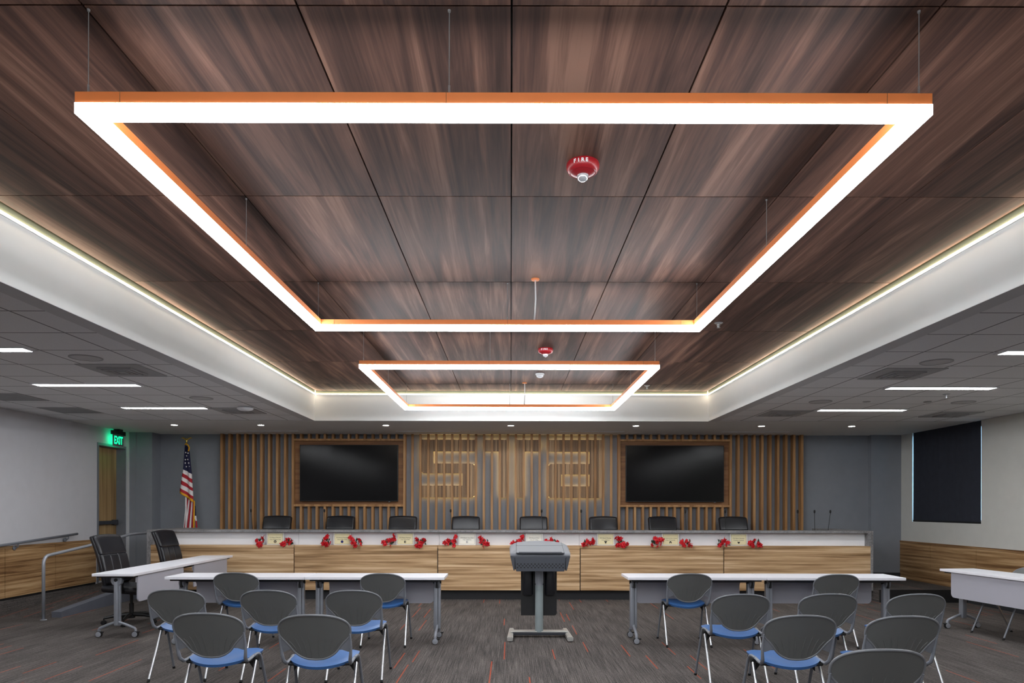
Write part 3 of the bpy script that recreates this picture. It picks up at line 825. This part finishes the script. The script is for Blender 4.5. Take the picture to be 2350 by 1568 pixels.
    for s in (-1, 1):
        bm = B(); lathe(bm, [(.008, -.016), (.022, -.014), (.024, 0), (.022, .014), (.008, .016)], (s*.226, -.01, .437), 16, 'x'); obj('hinge_hub', bm, M['rubber'], c, True, .6)
        for rear in (1, 0):
            bm = B()
            foot = (s*.236, -.262, .012) if rear else (s*.240, .25, .012)
            hub = (s*.228, -.016, .432) if rear else (s*.226, .035, .450)
            pts = [hub, foot] if rear else [(s*.218, -.04, .456), (s*.222, .02, .460), (s*.226, .05, .452), (s*.229, .072, .425), (s*.231, .09, .38), foot]
            tube(bm, pts, .0105, 10)
            lg = obj('leg', bm, M['chrome'] if rear else M['grey_metal'], c, True, .8)
            bm = B(); v = (Vector(foot)-Vector(pts[-2])).normalized()
            tube(bm, [Vector(foot)-v*.012, Vector(foot)+v*.004], .0125, 10); lathe(bm, [(.012, 0), (.013, .010)], (foot[0]+v.x*.01, foot[1]+v.y*.01, 0), 10); obj('foot_cap', bm, M['rubber'], lg, True, .8)
    return c
BT = .37                     # the top of the back sits this far behind the chair's middle
def place(px, d, extra=0): return ((px-1172)*d/1600, d+BT, 0)
chairs = [
 (464, 4.56, .00, 'front row of the left block, nearer the left wall'), (710, 4.50, .02, 'front row of the left block, nearer the aisle'),
 (388.5, 5.86, .05, 'second row of the left block, outermost and nearest the handrail'), (606, 5.83, .02, 'middle of the second row of the left block'), (804, 5.83, .03, 'second row of the left block, beside the aisle'),
 (531.5, 7.38, .04, 'tucked under the outer table of the left pair'), (873.5, 7.32, .02, 'tucked under the inner table of the left pair'),
 (1589.5, 7.37, -.02, 'tucked under the inner table of the right pair'), (1931, 7.32, -.02, 'tucked under the outer table of the right pair'),
 (1711, 5.62, -.02, 'third row from the right tables... '), (1914.5, 5.66, -.02, ''), (2121, 5.66, -.03, ''),
 (1852.5, 4.52, -.02, ''), (2094, 4.50, -.03, ''), (2041.5, 3.43, -.02, '')]
fix = {9: 'row behind the right tables, beside the aisle', 10: 'row behind the right tables, middle one', 11: 'row behind the right tables, outermost, near the angled table',
       12: 'second row from the camera, right block, aisle side', 13: 'second row from the camera, right block, outer one', 14: 'closest to the camera, only its back shown'}
ch0 = make_chair('')
for i, (px, d, rz, lab) in enumerate(chairs):
    lab = 'grey and blue stacking chair, ' + fix.get(i, lab)
    loc = place(px, d)
    c = ch0 if i == 0 else dup(ch0, loc, rz)
    c.location = loc; c.rotation_euler = (0, 0, rz); c['label'] = lab
    c['group'] = 'grey and blue stacking chairs'
c = dup(ch0, (5.84, 8.2, 0), PI/2+.1, 'grey stacking chair facing across the angled side table by the right wall'); c['group'] = 'grey and blue stacking chairs'

# ------------------------------------------------------------------ flip top tables
def make_table(label, round_left=True, round_right=True, ax='y'):
    t_ = thing('flip_top_table', label, 'table', group='white flip top tables')
    L, D = .759, .235
    bm = B(); box(bm, -L, L, -D, D, .708, .739, .004, 2); obj('table_top', bm, M['white_lam'], t_)
    bm = B(); box(bm, -L+.1, L-.1, -.07, -.02, .668, .7075, .004); box(bm, -L+.1, L-.1, .03, .07, .655, .69, .004); obj('beam', bm, M['dark_metal'], t_)
    for s in (-1, 1):
        bm = B(); box(bm, s*(L-.10)-.055, s*(L-.10)+.055, -D+.03, D-.03, .69, .7075, .003)
        obj('top_bracket', bm, M['black'], t_)
    bm = B(); prism(bm, rrect(-.6, .6, .398, .625, .05, (round_left, round_right, 0, 0)), D-.045, D-.03); box(bm, -.6, .6, D-.06, D-.03, .625, .7075); obj('modesty_panel', bm, M['modesty'], t_, True, .5)
    for s in (-1, 1):
        x = s*(L-.10)
        bm = B(); box(bm, x-.040, x+.008, -.03, .03, .13, .655, .01); box(bm, x+.009, x+.040, -.022, .022, .14, .655, .008)
        lathe(bm, [(.055, x-.03), (.062, x-.025), (.062, x+.025), (.055, x+.03)], (0, 0, .655), 24, 'x')
        for q in (-1, 1):
            tube(bm, [(x, q*.015, .175), (x, q*.10, .145), (x, q*.195, .105), (x, q*.205, .09), (x, q*.205, .06)], .0165, 10)
        lg = obj('leg', bm, M['leg_grey'], t_, True, .6)
        bm = B(); lathe(bm, [(.016, x-s*.0-.045), (.02, x-.04), (.02, x+.04), (.016, x+.045)], (0, 0, .66), 14, 'x'); box(bm, x-.012, x+.012, -.062, -.035, .60, .69, .004)
        obj('flip_latch', bm, M['black'], t_)
        for q in (-1, 1):
            c0 = (x, q*.205+.004, .036); cc = (x+.004, q*.205, .036)
            bm = B(); cen = c0 if ax == 'y' else cc
            i0 = 1 if ax == 'y' else 0
            h0 = 0
            lathe(bm, [(.028, -.020), (.035, -.016), (.035, .016), (.028, .020)], cen, 20, ax)
            if ax == 'y': box(bm, x-.012, x+.05, q*.205-.01, q*.205+.014, .052, .066, .003)
            else: box(bm, x-.01, x+.014, q*.205-.012, q*.205+.05, .052, .066, .003)
            for e in (-1, 1): lathe(bm, [(.006, .023*e), (.03, .0212*e), (.031, .018*e)], cen, 18, ax, mi=1)
            obj('caster', bm, [M['rubber'], M['silver']], lg, True, .6)
    return t_
tb = make_table('white flip-top table, outer one of the left pair, near the leather chairs', True, False)
tb.location = (-3.005, 7.815, 0)
tb2 = make_table('white flip-top table, inner one of the left pair, beside the aisle', False, True); tb2.location = (-1.48, 7.815, 0)
dup(tb, (2.043, 7.855, 0), 0, 'white flip-top table, inner one of the right pair, beside the lectern')
dup(tb2, (3.566, 7.855, 0), 0, 'white flip-top table, outer one of the right pair, towards the window')
sa = make_table('white flip-top table of the left side run, near half beside the handrail', False, True, 'x'); sa.location = (-4.535, 8.665, 0); sa.rotation_euler = (0, 0, -PI/2+.03)
sb_ = make_table('white flip-top table of the left side run, far half meeting the desk', True, False, 'x'); sb_.location = (-4.58, 10.195, 0); sb_.rotation_euler = (0, 0, -PI/2+.03)
tb3 = make_table('white flip-top side table standing at an angle near the right wall', True, True, 'x'); tb3.location = (5.736, 8.075, 0); tb3.rotation_euler = (0, 0, PI/2+.115)

# ------------------------------------------------------------------ lectern
lt = thing('lectern', 'grey lectern with sloped top and perforated front on a column stand in the aisle', 'lectern', (.332, 8.06, 0))
bm = B()
P8 = [(-.335, -.25, .962), (.335, -.25, .962), (-.285, -.22, .80), (.285, -.22, .80), (-.33, .17, 1.055), (.33, .17, 1.055), (-.337, -.02, 1.02), (.337, -.02, 1.02),
      (-.20, .21, 1.094), (.20, .21, 1.094), (0, .22, 1.105), (-.11, .22, 1.102), (.11, .22, 1.102), (-.285, .20, 1.078), (.285, .20, 1.078), (-.345, .12, 1.03), (.345, .12, 1.03), (-.28, .18, .86), (.28, .18, .86), (-.3, .02, .82), (.3, .02, .82), (-.34, -.22, .985), (.34, -.22, .985)]
vs = [bm.verts.new(p) for p in P8]
bmesh.ops.convex_hull(bm, input=vs)
bmesh.ops.dissolve_limit(bm, angle_limit=.05, verts=bm.verts, edges=bm.edges)
bmesh.ops.bevel(bm, geom=list(bm.edges), offset=.005, segments=2, affect='EDGES', clamp_overlap=True)
obj('lectern_head', bm, M['lectern_top'], lt, True, .5)
bm = B(); A = math.atan2(.098, .46)
R = Matrix.Translation((0, -.262, .975)) @ Matrix.Rotation(A, 4, 'X')
prism(bm, [(-.272, 0), (.272, 0), (.258, .46), (-.258, .46)], .012, .0205, 'xy'); bmesh.ops.transform(bm, matrix=R, verts=bm.verts); obj('reading_surface', bm, M['lectern_top'], lt)
bm = B(); box(bm, -.24, .24, .002, .02, .018, .030, .004, M=R); obj('paper_stop', bm, M['lectern_top'], lt)
bm = B(); box(bm, -.272, .272, .30, .304, .0203, .0212, M=R); box(bm, -.268, -.265, .0, .46, .0203, .0212, M=R); box(bm, .265, .268, .0, .46, .0203, .0212, M=R); obj('groove_lines', bm, M['rubber'], lt)
bm = B(); prism(bm, [(-.285, .948), (.285, .948), (.27, .785), (-.27, .785)], -.275, -.262); bmesh.ops.bevel(bm, geom=list(bm.edges), offset=.004, segments=2, affect='EDGES'); obj('front_panel', bm, M['lectern_front'], lt)
for s in (-1, 1):
    bm = B(); prism(bm, [(s*.287, .945), (s*.337, .955), (s*.30, .80), (s*.287, .79)], -.262, -.15); obj('cheek', bm, M['lectern_front'], lt)
bm = B()
for r in range(3):
    for k in range(14 if r != 1 else 13):
        x = -.255+k*.0392+(.0196 if r == 1 else 0); z = .868-r*.02
        box(bm, x-.0085, x+.0085, -.2768, -.274, z-.005, z+.005)
obj('perforations', bm, M['ink'], lt)
bm = B(); tube(bm, [(0, .02, .06), (0, .02, .60)], .047, 24, ry=.047); obj('column', bm, M['column_grey'], lt, True, .8)
bm = B(); tube(bm, [(0, .02, .60), (0, .02, .82)], .042, 24)
for k in range(16):
    a = 2*PI*k/16; tube(bm, [(.043*math.cos(a), .02+.043*math.sin(a), .62), (.043*math.cos(a), .02+.043*math.sin(a), .81)], .005, 6)
obj('upper_column', bm, M['silver'], lt, True, .8)
bm = B(); prism(bm, rrect(-.21, .21, .235, .84, .03, (0, 1, 0, 0)), .11, .135); obj('rear_panel', bm, M['black'], lt)
for s in (-1, 1):
    bm = B(); box(bm, s*.13-.06, s*.13+.06, .05, .115, .47, .82, .03, 3); obj('equipment_box', bm, M['leather'], lt, True)
bm = B(); box(bm, -.31, .31, -.02, .08, .025, .065, .008); obj('base_bar', bm, M['dark_metal'], lt)
bm = B(); box(bm, -.33, .33, -.02, .09, .058, .072, .004); obj('base_cover', bm, M['steel'], lt)
for s in (-1, 1):
    bm = B(); prism(bm, [(s*.29, .31), (s*.345, .31), (s*.37, -.30), (s*.305, -.30)], .008, .055, 'xy'); bmesh.ops.bevel(bm, geom=list(bm.edges), offset=.007, segments=2, affect='EDGES')
    ft = obj('foot', bm, M['steel'], lt, True, .5)
    bm = B(); lathe(bm, [(.02, 0), (.02, .01)], (s*.335, -.27, 0), 12); lathe(bm, [(.02, 0), (.02, .01)], (s*.32, .28, 0), 12); obj('foot_pad', bm, M['rubber'], ft)

# ------------------------------------------------------------------ handrails
rl = thing('handrail', 'pale grey handrail on a bent floor post running up the ramp to the desk', 'handrail')
bm = B()
P = [(-6.16, 9.195, .0), (-6.16, 9.195, .74)]
for k in range(1, 7): a = k/6*PI/2; P.append((-6.16, 9.195+.11*(1-math.cos(a)), .74+.11*math.sin(a)))
P += [(-6.16, 10.18, .93), (-6.16, 11.15, 1.035), (-6.16, 11.28, 1.052), (-6.16, 11.45, 1.056), (-6.16, 12.3, 1.056)]
tube(bm, P, .021, 14); obj('rail', bm, M['silver'], rl, True)
bm = B(); tube(bm, [(-6.16, 12.3, 1.056), (-6.16, 12.3, .2)], .021, 14); obj('end_post', bm, M['silver'], rl, True)
bm = B(); lathe(bm, [(.04, 0), (.04, .008), (.025, .012)], (-6.16, 9.195, 0), 18); obj('floor_flange', bm, M['silver'], rl, True, .6)
wl = thing('handrail', 'dark grey wall handrail rising above the left wood panelling on brackets', 'handrail')
bm = B(); tube(bm, [(-6.955, 8.75, .94), (-6.955, 9.5, .965), (-6.955, 11.19, 1.062)], .019, 12); obj('rail', bm, M['grey_metal'], wl, True)
for y_ in (9.85, 10.97):
    z = .965+(y_-9.5)*.0574
    bm = B(); tube(bm, [(-6.955, y_, z-.012), (-6.96, y_, z-.05), (-6.985, y_, z-.07), (XL+.03, y_, z-.07)], .009, 8); lathe(bm, [(.034, .0265), (.034, .036), (.02, .044)], (XL, y_, z-.07), 16, 'x'); obj('bracket', bm, M['grey_metal'], wl, True, .6)

# ------------------------------------------------------------------ flag
fg = thing('flag', 'United States flag with gold fringe hanging on a pole beside the slats', 'flag', (-5.86, 12.6, DZ))
Z0 = 2.74-DZ
def FP(cx, cy): return ((cx-1180)/663.0, Z0-(cy-250)/663.0)
bm = B(); lathe(bm, [(.16, 0), (.16, .02), (.1, .05), (.03, .07), (.03, .11)], seg=28); obj('stand', bm, M['gold'], fg, True, .6)
bm = B(); tube(bm, [(-.012, 0, .05), (-.006, 0, Z0-.09)], .014, 12); obj('pole', bm, M['flag_white'], fg, True)
bm = B()
lathe(bm, [(.008, Z0-.11), (.022, Z0-.095), (.012, Z0-.08), (.018, Z0-.05), (.02, Z0-.03), (.010, Z0-.012), (.012, Z0)], seg=16)
for s in (-1, 1):
    tube(bm, [(s*.008, 0, Z0-.035), (s*.04, .0, Z0-.008), (s*.07, 0, Z0+.008), (s*.10, 0, Z0-.004)], [.012, .016, .012, .004], 8, ry=[.006, .007, .006, .003])
obj('eagle_finial', bm, M['gold'], fg, True, .8)
def cloth(bm, left, right, rows, mats, amp, yb, folds, ncol=14):
    """rows of crop points down the left and right edges; mats per strip between rows"""
    vs = []
    for (a, b) in zip(left, right):
        (xa, za), (xb, zb) = FP(*a), FP(*b)
        vs.append([(xa+(xb-xa)*j/ncol, za+(zb-za)*j/ncol, j/ncol) for j in range(ncol+1)])
    for q in range(len(vs)-1):
        sub = 3
        for s in range(sub):
            for j in range(ncol):
                cs = []
                for (jj, ss) in ((j, s), (j+1, s), (j+1, s+1), (j, s+1)):
                    A, C = vs[q][jj], vs[q+1][jj]; f_ = ss/sub
                    x, z, u = A[0]+(C[0]-A[0])*f_, A[1]+(C[1]-A[1])*f_, A[2]
                    cs.append(bm.verts.new((x, yb+amp*math.sin(u*folds*PI+z*2), z)))
                bm.faces.new(cs).material_index = mats[q]
    bmesh.ops.remove_doubles(bm, verts=bm.verts, dist=.0004)
FM = [M['navy'], M['flag_white'], M['flag_red'], M['fringe']]
bm = B()
cloth(bm, [(1176,335),(1160,560),(1155,625),(1148,668),(1138,708),(1132,750),(1125,800),(1117,845),(1112,880),(1110,905)],
          [(1214,345),(1237,560),(1252,680),(1256,740),(1260,790),(1264,845),(1269,885),(1272,945),(1274,985),(1275,1020)], None, [0, 0, 1, 2, 1, 2, 1, 2, 3], .022, -.035, 3)
for f in list(bm.faces): pass
bmesh.ops.solidify(bm, geom=list(bm.faces), thickness=.002)
obj('front_fold', bm, FM, fg, True)
bm = B()
ups = [(1178,935),(1186,940),(1204,948),(1222,956),(1240,968),(1254,985),(1264,990)]; dns = [(1146,1312),(1151,1312),(1160,1312),(1178,1314),(1206,1316),(1232,1320),(1254,1326)]
us = ups+[(1276,1008)]; ds = dns+[(1272,1332)]
mi_ = [1, 2, 1, 2, 1, 2, 3]
for q in range(7):
    cloth(bm, [us[q], tuple((us[q][k]*2+ds[q][k])/3 for k in (0,1)), tuple((us[q][k]+ds[q][k]*2)/3 for k in (0,1)), ds[q], (ds[q][0]-4, 1560)],
              [us[q+1], tuple((us[q+1][k]*2+ds[q+1][k])/3 for k in (0,1)), tuple((us[q+1][k]+ds[q+1][k]*2)/3 for k in (0,1)), ds[q+1], (ds[q+1][0]-2, 1560)], None, [mi_[q]]*4, .012, .012+.004*(q % 2), 2, 3)
cloth(bm, [(1270,1060),(1262,1180),(1278,1240),(1284,1330)], [(1280,1060),(1286,1180),(1294,1240),(1302,1330)], None, [0, 1, 2], .01, .03, 2, 3)
bmesh.ops.solidify(bm, geom=list(bm.faces), thickness=.002)
obj('rear_fold', bm, FM, fg, True)
bm = B(); tube(bm, [FP(1172,330)[:1]+(-.03,)+FP(1172,330)[1:], FP(1188,318)[:1]+(-.045,)+FP(1188,318)[1:], FP(1210,335)[:1]+(-.045,)+FP(1210,335)[1:], FP(1226,365)[:1]+(-.045,)+FP(1226,365)[1:], FP(1218,410)[:1]+(-.05,)+FP(1218,410)[1:]], .012, 8)
obj('fringe', bm, M['fringe'], fg, True)
bm = B()
for cx, cy in ((1216,432),(1200,464),(1213,507),(1184,550),(1224,550),(1197,593),(1233,590),(1186,510),(1190,425)):
    x, z = FP(cx, cy); r = .0165 if cx < 1230 else .011
    pts = [(x+(r if k % 2 == 0 else r*.42)*math.sin(k*PI/5), z+(r if k % 2 == 0 else r*.42)*math.cos(k*PI/5)) for k in range(10)]
    u = (x-FP(1168,0)[0])/.1
    prism(bm, pts, -.062, -.0605)
obj('stars', bm, M['flag_white'], fg)

# ------------------------------------------------------------------ exit sign
es = thing('exit_sign', 'glowing green exit sign in a clear panel hanging above the left door', 'exit sign', (-6.93, 12.31, ZS))
bm = B(); box(bm, -.05, .05, -.06, .06, -.03, 0); box(bm, -.035, .035, -.18, .18, -.1, -.03, .006); obj('canopy', bm, M['black'], es)
bm = B(); box(bm, -.006, .0, -.165, .165, -.30, -.1); obj('panel', bm, M['white_plastic'], es)
bm = B()
for a, b, c_, e in ((-.165, .165, -.303, -.296), (-.165, -.158, -.296, -.1), (.158, .165, -.296, -.1)): box(bm, -.008, .003, a, b, c_, e)
obj('panel_edge', bm, M['vent'], es)
ROT = Matrix.Translation((.002, 0, -.2)) @ Matrix.Rotation(PI/2, 4, 'Z') @ FRONT
bm = B(); box(bm, .0, .002, -.157, .157, -.293, -.103); obj('letter_field', bm, mat('clear_grey_field', (92,104,104), .3), es)
text_mesh('EXIT', .17, ROT @ Matrix.Translation((0, .0, .001)) @ Matrix.Diagonal((.78, 1.12, 1, 1)), M['exit_green'], 'lettering', es, .0008, bold=.006)
ROTB = Matrix.Translation((-.008, 0, -.2)) @ Matrix.Rotation(-PI/2, 4, 'Z') @ FRONT
text_mesh('EXIT', .17, ROTB @ Matrix.Translation((0, .0, .001)) @ Matrix.Diagonal((.78, 1.12, 1, 1)), M['exit_glow'], 'rear_glow_lettering', es, .0008, bold=.006)  # unseen rear letters added to throw green glow on the wall

# ------------------------------------------------------------------ ceiling things
def ring(bm, x0, x1, y0, y1, wd, z0, z1):
    o = [(x0, y0), (x1, y0), (x1, y1), (x0, y1)]; i = [(x0+wd, y0+wd), (x1-wd, y0+wd), (x1-wd, y1-wd), (x0+wd, y1-wd)]
    V = {k: [bm.verts.new((p[0], p[1], z)) for p in pts] for k, pts, z in (('ob', o, z0), ('ot', o, z1), ('ib', i, z0), ('it', i, z1))}
    for k in range(4):
        n = (k+1) % 4
        bm.faces.new((V['ob'][k], V['ob'][n], V['ot'][n], V['ot'][k])); bm.faces.new((V['ib'][k], V['it'][k], V['it'][n], V['ib'][n]))
        bm.faces.new((V['ob'][k], V['ib'][k], V['ib'][n], V['ob'][n])); bm.faces.new((V['ot'][k], V['ot'][n], V['it'][n], V['it'][k]))
def pendant(label, x0, x1, y0, y1, cord):
    zb, zm, zt = 2.940, 2.979, 3.019
    f_ = thing('square_pendant_light', label, 'pendant light', (0, 0, 0), 0, 'square pendant lights')
    wd = .060
    bm = B(); ring(bm, x0, x1, y0, y1, wd, zm, zt); obj('housing', bm, M['orange'], f_)
    bm = B(); ring(bm, x0-.001, x1+.001, y0-.001, y1+.001, wd+.002, zb, zm-.0005); obj('lens', bm, M['led'], f_)
    xm = (x0+x1)/2-.21
    for xx, ya in ((x0+.165, y0-.0008), (xm, y0-.0008), (x1-.165, y0-.0008), (x0+.165, y1-wd-.002), ((x0+x1)/2, y1-wd-.002), (x1-.165, y1-wd-.002)):
        bm = B(); box(bm, xx-.001, xx+.001, ya, ya+.0028, zm, zt); obj('joint_line', bm, M['frame_wood'], f_)
    mx, my = (x0+x1)/2, (y0+y1)/2
    for x, y_ in ((x0+.045, y0+.008), (xm+.01, y0+.008), (x1-.045, y0+.008), (x0+.03, my), (x1-.03, my), (x0+.03, y1-.03), (mx, y1-.03), (x1-.03, y1-.03)):
        bm = B(); tube(bm, [(x, y_, zt), (x, y_, ZW)], .0019, 6); lathe(bm, [(.005, ZW-.008), (.006, ZW)], (x, y_, 0), 10); tube(bm, [(x, y_, zt-.001), (x, y_, zt+.03)], .004, 8); obj('suspension_cable', bm, M['wire'], f_)
    bm = B(); tube(bm, [(cord, y1-.13, ZW-.01), (cord+.004, y1-.1, ZW-.15), (cord, y1-.06, zt+.05), (cord-.004, y1-.03, zt-.002)], .006, 8); obj('power_cord', bm, M['white_plastic'], f_, True)
    bm = B(); lathe(bm, [(.03, ZW-.012), (.034, ZW-.006), (.034, ZW)], (cord, y1-.13, 0), 20); obj('ceiling_canopy', bm, M['orange'], f_, True, .6)
pendant('nearer and larger looking square orange pendant light frame under the walnut ceiling', -1.598, 1.540, 2.551, 5.70, .193)
pendant('farther square orange pendant light frame, close to the desk end of the tray', -1.573, 1.537, 7.216, 10.33, .2)

pendant('added unseen square orange pendant light frame behind the viewpoint, for more room light', -1.585, 1.54, -2.1, 1.03, .2)  # unseen third pendant, added in the row's rhythm to brighten the room

def alarm(label, x, y_):
    a = thing('fire_strobe', label, 'fire alarm', (x, y_, ZW), 0, 'red ceiling fire strobes')
    bm = B(); lathe(bm, [(.084, 0), (.088, -.010), (.087, -.026), (.078, -.044), (.070, -.050), (.066, -.049), (.045, -.060), (.03, -.063)], seg=36); obj('housing', bm, M['red'], a, True, .7)
    bm = B(); lathe(bm, [(.03, -.062), (.03, -.07), (.026, -.085), (.012, -.094)], seg=20); obj('strobe_lens', bm, M['glass_lens'], a, True, .8)
    for k, chx in enumerate('FIRE'):
        an = math.radians(-90-34+k*14); r = .0878
        Mx = Matrix.Rotation(an+PI/2, 4, 'Z') @ Matrix.Translation((0, -r, -.022)) @ FRONT
        text_mesh(chx, .027, Mx, M['white_plastic'], 'lettering', a, .001, bold=.0008)
alarm('red ceiling fire strobe inside the nearer square pendant light', .379, 3.70)
alarm('red ceiling fire strobe between the two square pendant lights', .397, 8.02)
sd = thing('smoke_detector', 'small white domed smoke detector inside the farther square pendant light', 'smoke detector', (.394, 9.50, ZW))
bm = B(); lathe(bm, [(.06, 0), (.06, -.018), (.05, -.022)], seg=28); obj('base', bm, M['white_plastic'], sd, True, .6)
bm = B(); lathe(bm, [(.05, -.02), (.045, -.045), (.02, -.058)], seg=28); obj('chamber', bm, M['white_plastic'], sd, True, .8)
def sprinkler(label, x, y_, z):
    s = thing('ceiling_sprinkler', label, 'sprinkler', (x, y_, z), 0, 'ceiling sprinkler heads')
    bm = B(); lathe(bm, [(.04, 0), (.042, -.004), (.03, -.012), (.012, -.014)], seg=24); obj('escutcheon', bm, M['chrome'], s, True, .6)
    bm = B(); lathe(bm, [(.010, -.012), (.008, -.045)], seg=10); lathe(bm, [(.018, -.048), (.018, -.052)], seg=16)
    for q in (-1, 1): tube(bm, [(q*.008, 0, -.014), (q*.016, 0, -.03), (q*.004, 0, -.047)], .002, 6)
    obj('deflector', bm, M['chrome'], s)
sprinkler('chrome sprinkler head in the walnut ceiling beside the nearer pendant light', 2.045, 6.87, ZW)
sprinkler('chrome sprinkler head in the walnut ceiling beside the farther pendant light', 2.03, 10.4, ZW)
sprinkler('chrome sprinkler head in the right tiled ceiling behind a slot light', 5.19, 8.31, ZS)
for x, y_, lab in ((4.55, 8.92, 'nearer the tray'), (5.33, 8.92, 'nearer the right wall')):
    bm = B(); lathe(bm, [(.045, ZS+.003), (.047, ZS-.004), (.04, ZS-.008)], (x, y_, 0), 24)
    tag(obj('ceiling_sprinkler_cover', bm, M['vent'], None, True, .6), f'small round sprinkler cover in the right tiled ceiling, {lab}', 'sprinkler cover', 'round sprinkler covers')

def slot(label, x0, x1, y_):
    s = thing('slot_light', label, 'ceiling light', ((x0+x1)/2, y_, ZS), 0, 'linear slot lights in the tiled ceilings')
    h = (x1-x0)/2; wd = .075
    bm = B()
    for a, b, c_, e in ((-h, h, -wd, -wd+.012), (-h, h, wd-.012, wd), (-h, -h+.03, -wd+.012, wd-.012), (h-.03, h, -wd+.012, wd-.012)): box(bm, a, b, c_, e, -.012, 0)
    obj('trim_frame', bm, M['white_plastic'], s)
    bm = B(); box(bm, -h+.03, h-.03, -wd+.012, wd-.012, -.008, -.002); obj('lens', bm, M['led_tile'], s)
slot('white slot light in the left tiled ceiling, cut by the picture edge', -5.35, -4.15, 6.03)
slot('white slot light in the left tiled ceiling, middle of the three', -5.33, -4.13, 7.78)
slot('white slot light in the left tiled ceiling, farthest and nearest the exit sign', -5.35, -4.16, 9.57)
slot('white slot light in the right tiled ceiling, cut by the picture edge', 4.25, 5.46, 6.07)
slot('white slot light in the right tiled ceiling, middle of the three', 4.23, 5.48, 7.88)
slot('white slot light in the right tiled ceiling, farthest and nearest the blind', 4.24, 5.48, 9.66)

for x0, x1, nm in ((-5.35, -4.15, 'left'), (4.24, 5.46, 'right')):  # out-of-view slot lights, added along the rows to brighten the room
    for y_, w_ in ((4.2, 'over the front chair rows'), (2.4, 'over the seating near the viewpoint'), (.6, 'level with the viewpoint')):
        slot(f'added unseen white slot light in the {nm} tiled ceiling {w_}', x0, x1, y_)

def diffuser(label, x, y_):
    s = thing('air_diffuser', label, 'air vent', (x, y_, ZS), 0, 'square air diffusers in the tiled ceilings')
    bm = B(); ring(bm, -.297, .297, -.297, .297, .13, -.008, 0); obj('frame', bm, M['vent'], s)
    bm = B(); ring(bm, -.165, .165, -.165, .165, .02, -.024, -.001); ring(bm, -.125, .125, -.125, .125, .02, -.028, -.006); ring(bm, -.085, .085, -.085, .085, .02, -.028, -.01); box(bm, -.04, .04, -.04, .04, -.028, -.018); obj('louvres', bm, M['vent'], s)
    bm = B(); box(bm, -.167, .167, -.167, .167, -.0015, -.0005); obj('throat', bm, M['vent_dark'], s)
diffuser('square air diffuser in the left tiled ceiling, nearer one by the tray', -3.87, 6.95)
diffuser('square air diffuser in the left tiled ceiling, behind the white dome', -3.86, 9.88)
diffuser('square air diffuser in the right tiled ceiling, nearer one by the tray', 3.95, 7.06)
diffuser('square air diffuser in the right tiled ceiling, farther one by the tray', 3.94, 10.05)
diffuser('square air diffuser in the right tiled ceiling, beside the blind', 6.38, 10.12)
for x, y_, lab in ((-6.24, 8.68, 'nearer one'), (-6.22, 9.87, 'farther one, towards the exit sign')):
    gq = thing('return_grille', f'dark square return grille in the left tiled ceiling, {lab}', 'air vent', (x, y_, ZS), 0, 'square return grilles')
    bm = B(); ring(bm, -.297, .297, -.297, .297, .025, -.006, 0); obj('frame', bm, M['vent'], gq)
    bm = B(); box(bm, -.272, .272, -.272, .272, -.004, -.0005); obj('mesh_panel', bm, M['grille'], gq)
for x, y_, lab in ((-3.89, 6.38, 'left tiled ceiling, nearer one'), (-3.88, 8.74, 'left tiled ceiling, farther one'), (3.96, 6.49, 'right tiled ceiling, nearer one'),
                   (3.96, 8.92, 'right tiled ceiling, farther one near the tray'), (5.81, 8.95, 'right tiled ceiling, farther one near the wall')):
    gq = thing('ceiling_speaker', f'round flush speaker in the {lab}', 'speaker', (x, y_, ZS), 0, 'round ceiling speakers')
    bm = B(); lathe(bm, [(.14, 0), (.14, -.006), (.125, -.008), (.125, 0)], seg=36); obj('rim', bm, M['vent'], gq, True, .5)
    bm = B(); lathe(bm, [(.125, -.001), (.125, -.005), (.05, -.0065)], seg=36); obj('grille', bm, M['speaker'], gq, True, .5)
ap = thing('ceiling_dome', 'white flattened dome device on the left tiled ceiling beside an air diffuser', 'ceiling dome', (-3.62, 9.50, ZS+.002))
bm = B(); lathe(bm, [(.09, 0), (.095, -.012), (.09, -.02)], seg=32); obj('base_plate', bm, M['white_plastic'], ap, True, .6)
bm = B(); lathe(bm, [(.108, -.018), (.108, -.03), (.09, -.046), (.05, -.056), (.01, -.058)], seg=32); obj('dome', bm, M['white_plastic'], ap, True, .8)

dls = [(-5.6, 'above the flag'), (-4.16, 'above the left slats'), (-2.08, 'above the inner edge of the left television'), (0, 'above the big letter T'), (2.08, 'above the inner edge of the right television'), (4.17, 'above the right slats'), (5.67, 'above the grey wall by the window')]
for x, lab in dls:
    q = thing('downlight', f'small round recessed downlight in the soffit {lab}', 'downlight', (x, 11.6, ZS), 0, 'downlights over the desk')
    bm = B(); lathe(bm, [(.062, 0), (.062, -.004), (.05, -.005), (.05, 0)], seg=28); obj('trim_ring', bm, M['white_plastic'], q, True, .5)
    bm = B(); lathe(bm, [(.05, -.0008), (.05, -.003)], seg=28); obj('lens', bm, M['downlight'], q)
for x0, x1, lab in ((-5.03, -3.8, 'above the left slats'), (-2.06, -.91, 'above the big letter S'), (.88, 2.03, 'above the big letter A'), (3.77, 4.98, 'above the right slats')):
    q = thing('slot_diffuser', f'thin linear air slot in the soffit {lab}', 'air vent', ((x0+x1)/2, 12.5, ZS), 0, 'linear air slots over the slats')
    h = (x1-x0)/2
    bm = B(); box(bm, -h, h, -.05, -.02, -.008, 0); box(bm, -h, h, .02, .05, -.008, 0); box(bm, -h, -h+.02, -.02, .02, -.008, 0); box(bm, h-.02, h, -.02, .02, -.008, 0); obj('frame', bm, M['white_plastic'], q)
    bm = B(); box(bm, -h+.02, h-.02, -.02, .02, -.002, -.0005); obj('slot', bm, M['vent_dark'], q)
